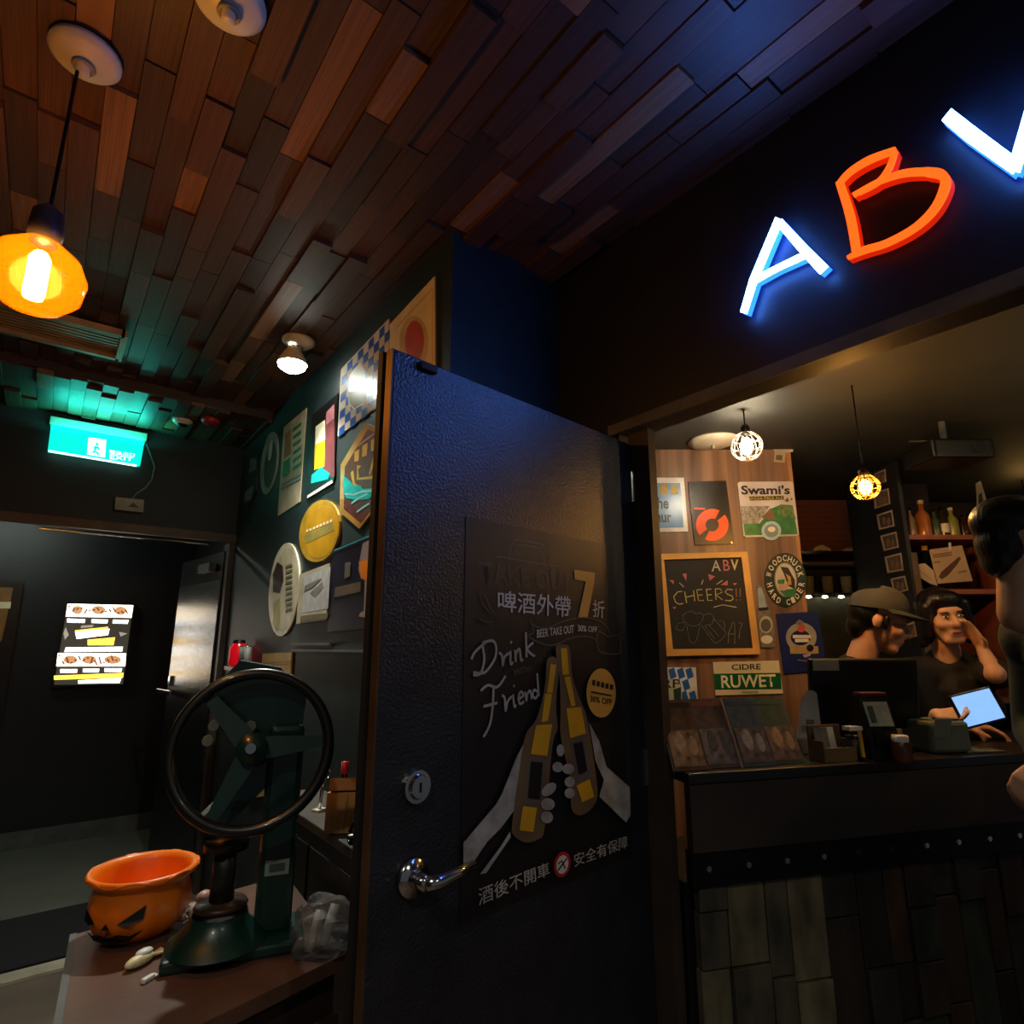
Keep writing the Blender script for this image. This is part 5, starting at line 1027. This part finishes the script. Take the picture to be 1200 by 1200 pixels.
b = B()                                      # cap crown (half dome) and brim
n, mm = 32, 10; rings = []
for jx in range(mm+1):
    a = (jx/mm)*math.pi/2; rings.append([b.bm.verts.new(H @ V(((.092*math.cos(a)**.7)*math.cos(2*math.pi*i/n), -.014+(.113*math.cos(a)**.7)*math.sin(2*math.pi*i/n), .042+.092*math.sin(a)+.012*math.sin(2*math.pi*i/n)))) for i in range(n)])
for A, C in zip(rings, rings[1:]):
    for i in range(n): b.bm.faces.new((A[i], A[(i+1) % n], C[(i+1) % n], C[i]))
cp = b.build('cap', m_cap, p1, True)
b = B(); top, bot = [], []
for i in range(17):
    a = math.pi*(.06+.88*i/16); x0, y0 = .09*math.cos(a), -.012+.108*math.sin(a)
    k = math.sin(a); x1, y1 = .092*math.cos(a), -.012+.108*math.sin(a)+.075*k**.6
    top.append((b.bm.verts.new(H @ V((x0, y0, .05+.006*k))), b.bm.verts.new(H @ V((x1, y1, .035+.012*k)))))
    bot.append((b.bm.verts.new(H @ V((x0, y0, .045+.006*k))), b.bm.verts.new(H @ V((x1, y1, .030+.012*k)))))
for i in range(16):
    b.bm.faces.new((top[i][0], top[i][1], top[i+1][1], top[i+1][0])); b.bm.faces.new((bot[i][0], bot[i+1][0], bot[i+1][1], bot[i][1])); b.bm.faces.new((top[i][1], bot[i][1], bot[i+1][1], top[i+1][1]))
b.build('brim', m_cap, cp, True); B().ball(H @ V((0, -.014, .135)), .009, None, 10).build('button', m_cap, cp, True)
# --- woman with fringe, hand at her cheek, holding a tablet
base = (1.96, 2.80); R_ = rel(base)
hc = R_(bar_at(1104, 722, 2.66)); sh = R_(bar_at(1112, 782, 2.74)); hip = V((.02, .0, .92))
H = head_frame(hc, 170, -.08, .10)
shL, shR = sh+V((-.17, 0, -.03)), sh+V((.17, .0, -.02)); nk = H @ V((0, -.035, -.19))
eR = R_(bar_at(1166, 790, 2.50)); wR = R_(bar_at(1152, 762, 2.57))
eL = shL+V((-.02, -.12, -.25)); wL = R_(bar_at(1098, 838, 2.27))
core = [('c', nk, sh+V((0, .02, -.03)), .048, .07), ('c', shL, shR, .06, .06), ('c', sh+V((0, .02, -.1)), hip+V((0, 0, .12)), .125, .115), ('c', sh+V((-.07, -.06, -.17)), sh+V((.07, -.06, -.17)), .07, .07), ('c', hip+V((-.06, 0, 0)), hip+V((.06, 0, 0)), .12, .12)]
arms = [('c', shL, eL, .05, .04), ('c', eL, wL, .038, .025), ('c', shR, eR, .05, .04), ('c', eR, wR, .037, .024)]
TB = bar_at(1146, 829, 2.16); tc = R_(TB)
p2 = person('woman in dark shirt with black fringe resting her hand on her cheek', (*base, 0), head_prims(H, .96)+core+arms+hand_prims(wL, (tc-wL)+V((-.06, .045, -.03)), V((.0, -.8, .2)), .15, .85)+hand_prims(wR, V((-.36, .0, .9)), V((-.9, -.1, -.3)), .2, .85, 1)+legs(hip), .0072, m_skin2)
face_parts(H, p2, .96)
remesh('shirt', grow(core[1:], .018)+[('c', shL, eL, .072, .066), ('c', shR, shR.lerp(eR, .85), .072, .064), ('c', eL, eL.lerp(wL, .35), .062, .052), ('c', nk.lerp(sh, .5), sh, .062, .1)], .011, m_shirt2, p2)
remesh('trousers', grow(legs(hip)[:2]+legs(hip)[3:5], .014)+[('c', hip+V((-.06, 0, -.02)), hip+V((.06, 0, -.02)), .135, .135)], .013, m_pants, p2)
R3 = H.to_3x3(); s = .96
remesh('hair', [('s', H @ V((0, -.024, .04)), (.088, .1, .09), R3), ('s', H @ V((0, .028, .072)), (.074, .062, .046), R3), ('s', H @ V((0, -.05, -.05)), (.085, .07, .09), R3)]+
       [('c', H @ V((x*.078, .045, .05)), H @ V((x*.086, .035, -.075)), .02, .016) for x in (-1, 1)]+[('c', H @ V((x*.07, .0, .05)), H @ V((x*.092, -.01, -.11)), .028, .022) for x in (-1, 1)], .008, m_hair, p2)
b = B(); b.box(sh+V((-.085, -.155, -.19)), (.05, .004, .012)).build('name_badge', m_greyp, p2)
# tablet in her hand
r = thing('tablet', 'small tablet with a bright blue screen in the woman\'s hand', 'tablet', TB and bar(TB.x, TB.y, TB.z), BARROT)
r.matrix_world = Matrix.Translation(bar(*TB)) @ Matrix.Rotation(BARROT, 4, 'Z') @ Euler((math.radians(-14), math.radians(-12), math.radians(4)), 'XYZ').to_matrix().to_4x4()
B().box((0, .004, 0), (.165, .008, .115), bev=.003).build('case', m_black, r); B().box((0, -.0008, 0), (.148, .001, .1)).build('screen', M('lit blue screen', '#8fc0f8', .2, var=.05, emis='#7fb4f6', es=.9), r)
# --- customer at the right edge, seen from behind
base = (1.40, 1.60); R_ = rel(base)
hc = R_(bar_at(1199, 636, 1.66)); sh = hc+V((.13, -.03, -.225)); hip = V((.16, .03, .95))
H = head_frame(hc, -98, 0., 0.)
shL, shR = sh+V((-.03, .15, -.04)), sh+V((.10, -.13, -.03)); nk = H @ V((0, -.035, -.19))
eL, eR = shL+V((.02, .08, -.27)), shR+V((.05, -.02, -.28)); wL = R_(bar_at(1230, 893, 1.70)); wR = eR+V((.14, .12, -.16))
core = [('c', nk, sh+V((0, 0, -.02)), .056, .085), ('c', shL, shR, .075, .075), ('c', sh+V((0, 0, -.1)), hip+V((0, 0, .1)), .14, .13), ('c', hip+V((-.05, .02, 0)), hip+V((.05, -.02, 0)), .13, .13)]
arms = [('c', shL, eL, .055, .044), ('c', eL, wL, .042, .028), ('c', shR, eR, .055, .044), ('c', eR, wR, .042, .028)]
p3 = person('customer in grey green jacket seen from behind at right edge', (*base, 0), head_prims(H)+core+arms+hand_prims(wL, V((-.55, .1, -.5)), V((.3, .5, -.6)), .7)+hand_prims(wR, V((.6, .5, -.3)), V((0, 0, -1)), .5)+legs(hip), .0075, m_skin2)
face_parts(H, p3)
remesh('jacket', grow(core[1:], .024)+[('c', nk.lerp(sh, .5), sh, .07, .11)]+grow(arms, .024)[:1]+grow(arms, .024)[2:3]+[('c', eL, eL.lerp(wL, .75), .068, .05), ('c', eR, eR.lerp(wR, .75), .068, .05)], .011, m_jacket, p3)
b = B(); b.torus(nk.lerp(sh, .45)+V((0, 0, .02)), .06, .024, Euler((-.1, .2, 0)), 28, 8); b.build('collar', m_jacket, p3, True)
remesh('trousers', grow(legs(hip)[:2]+legs(hip)[3:5], .014)+[('c', hip+V((-.05, .02, -.02)), hip+V((.05, -.02, -.02)), .145, .145)], .013, m_pants, p3)
R3 = H.to_3x3()
remesh('hair', [('s', H @ V((0, -.022, .062)), (.084, .104, .078), R3), ('s', H @ V((0, -.062, .0)), (.07, .056, .075), R3), ('s', H @ V((0, -.08, -.05)), (.055, .03, .045), R3), ('c', H @ V((-.074, .03, .02)), H @ V((-.076, .03, -.02)), .013, .008), ('c', H @ V((.074, .03, .02)), H @ V((.076, .03, -.02)), .013, .008)]+[('c', H @ V((x, .05, .1)), H @ V((x*1.1, .088, .06)), .022, .012) for x in (-.04, 0, .04)], .008, m_hair, p3)
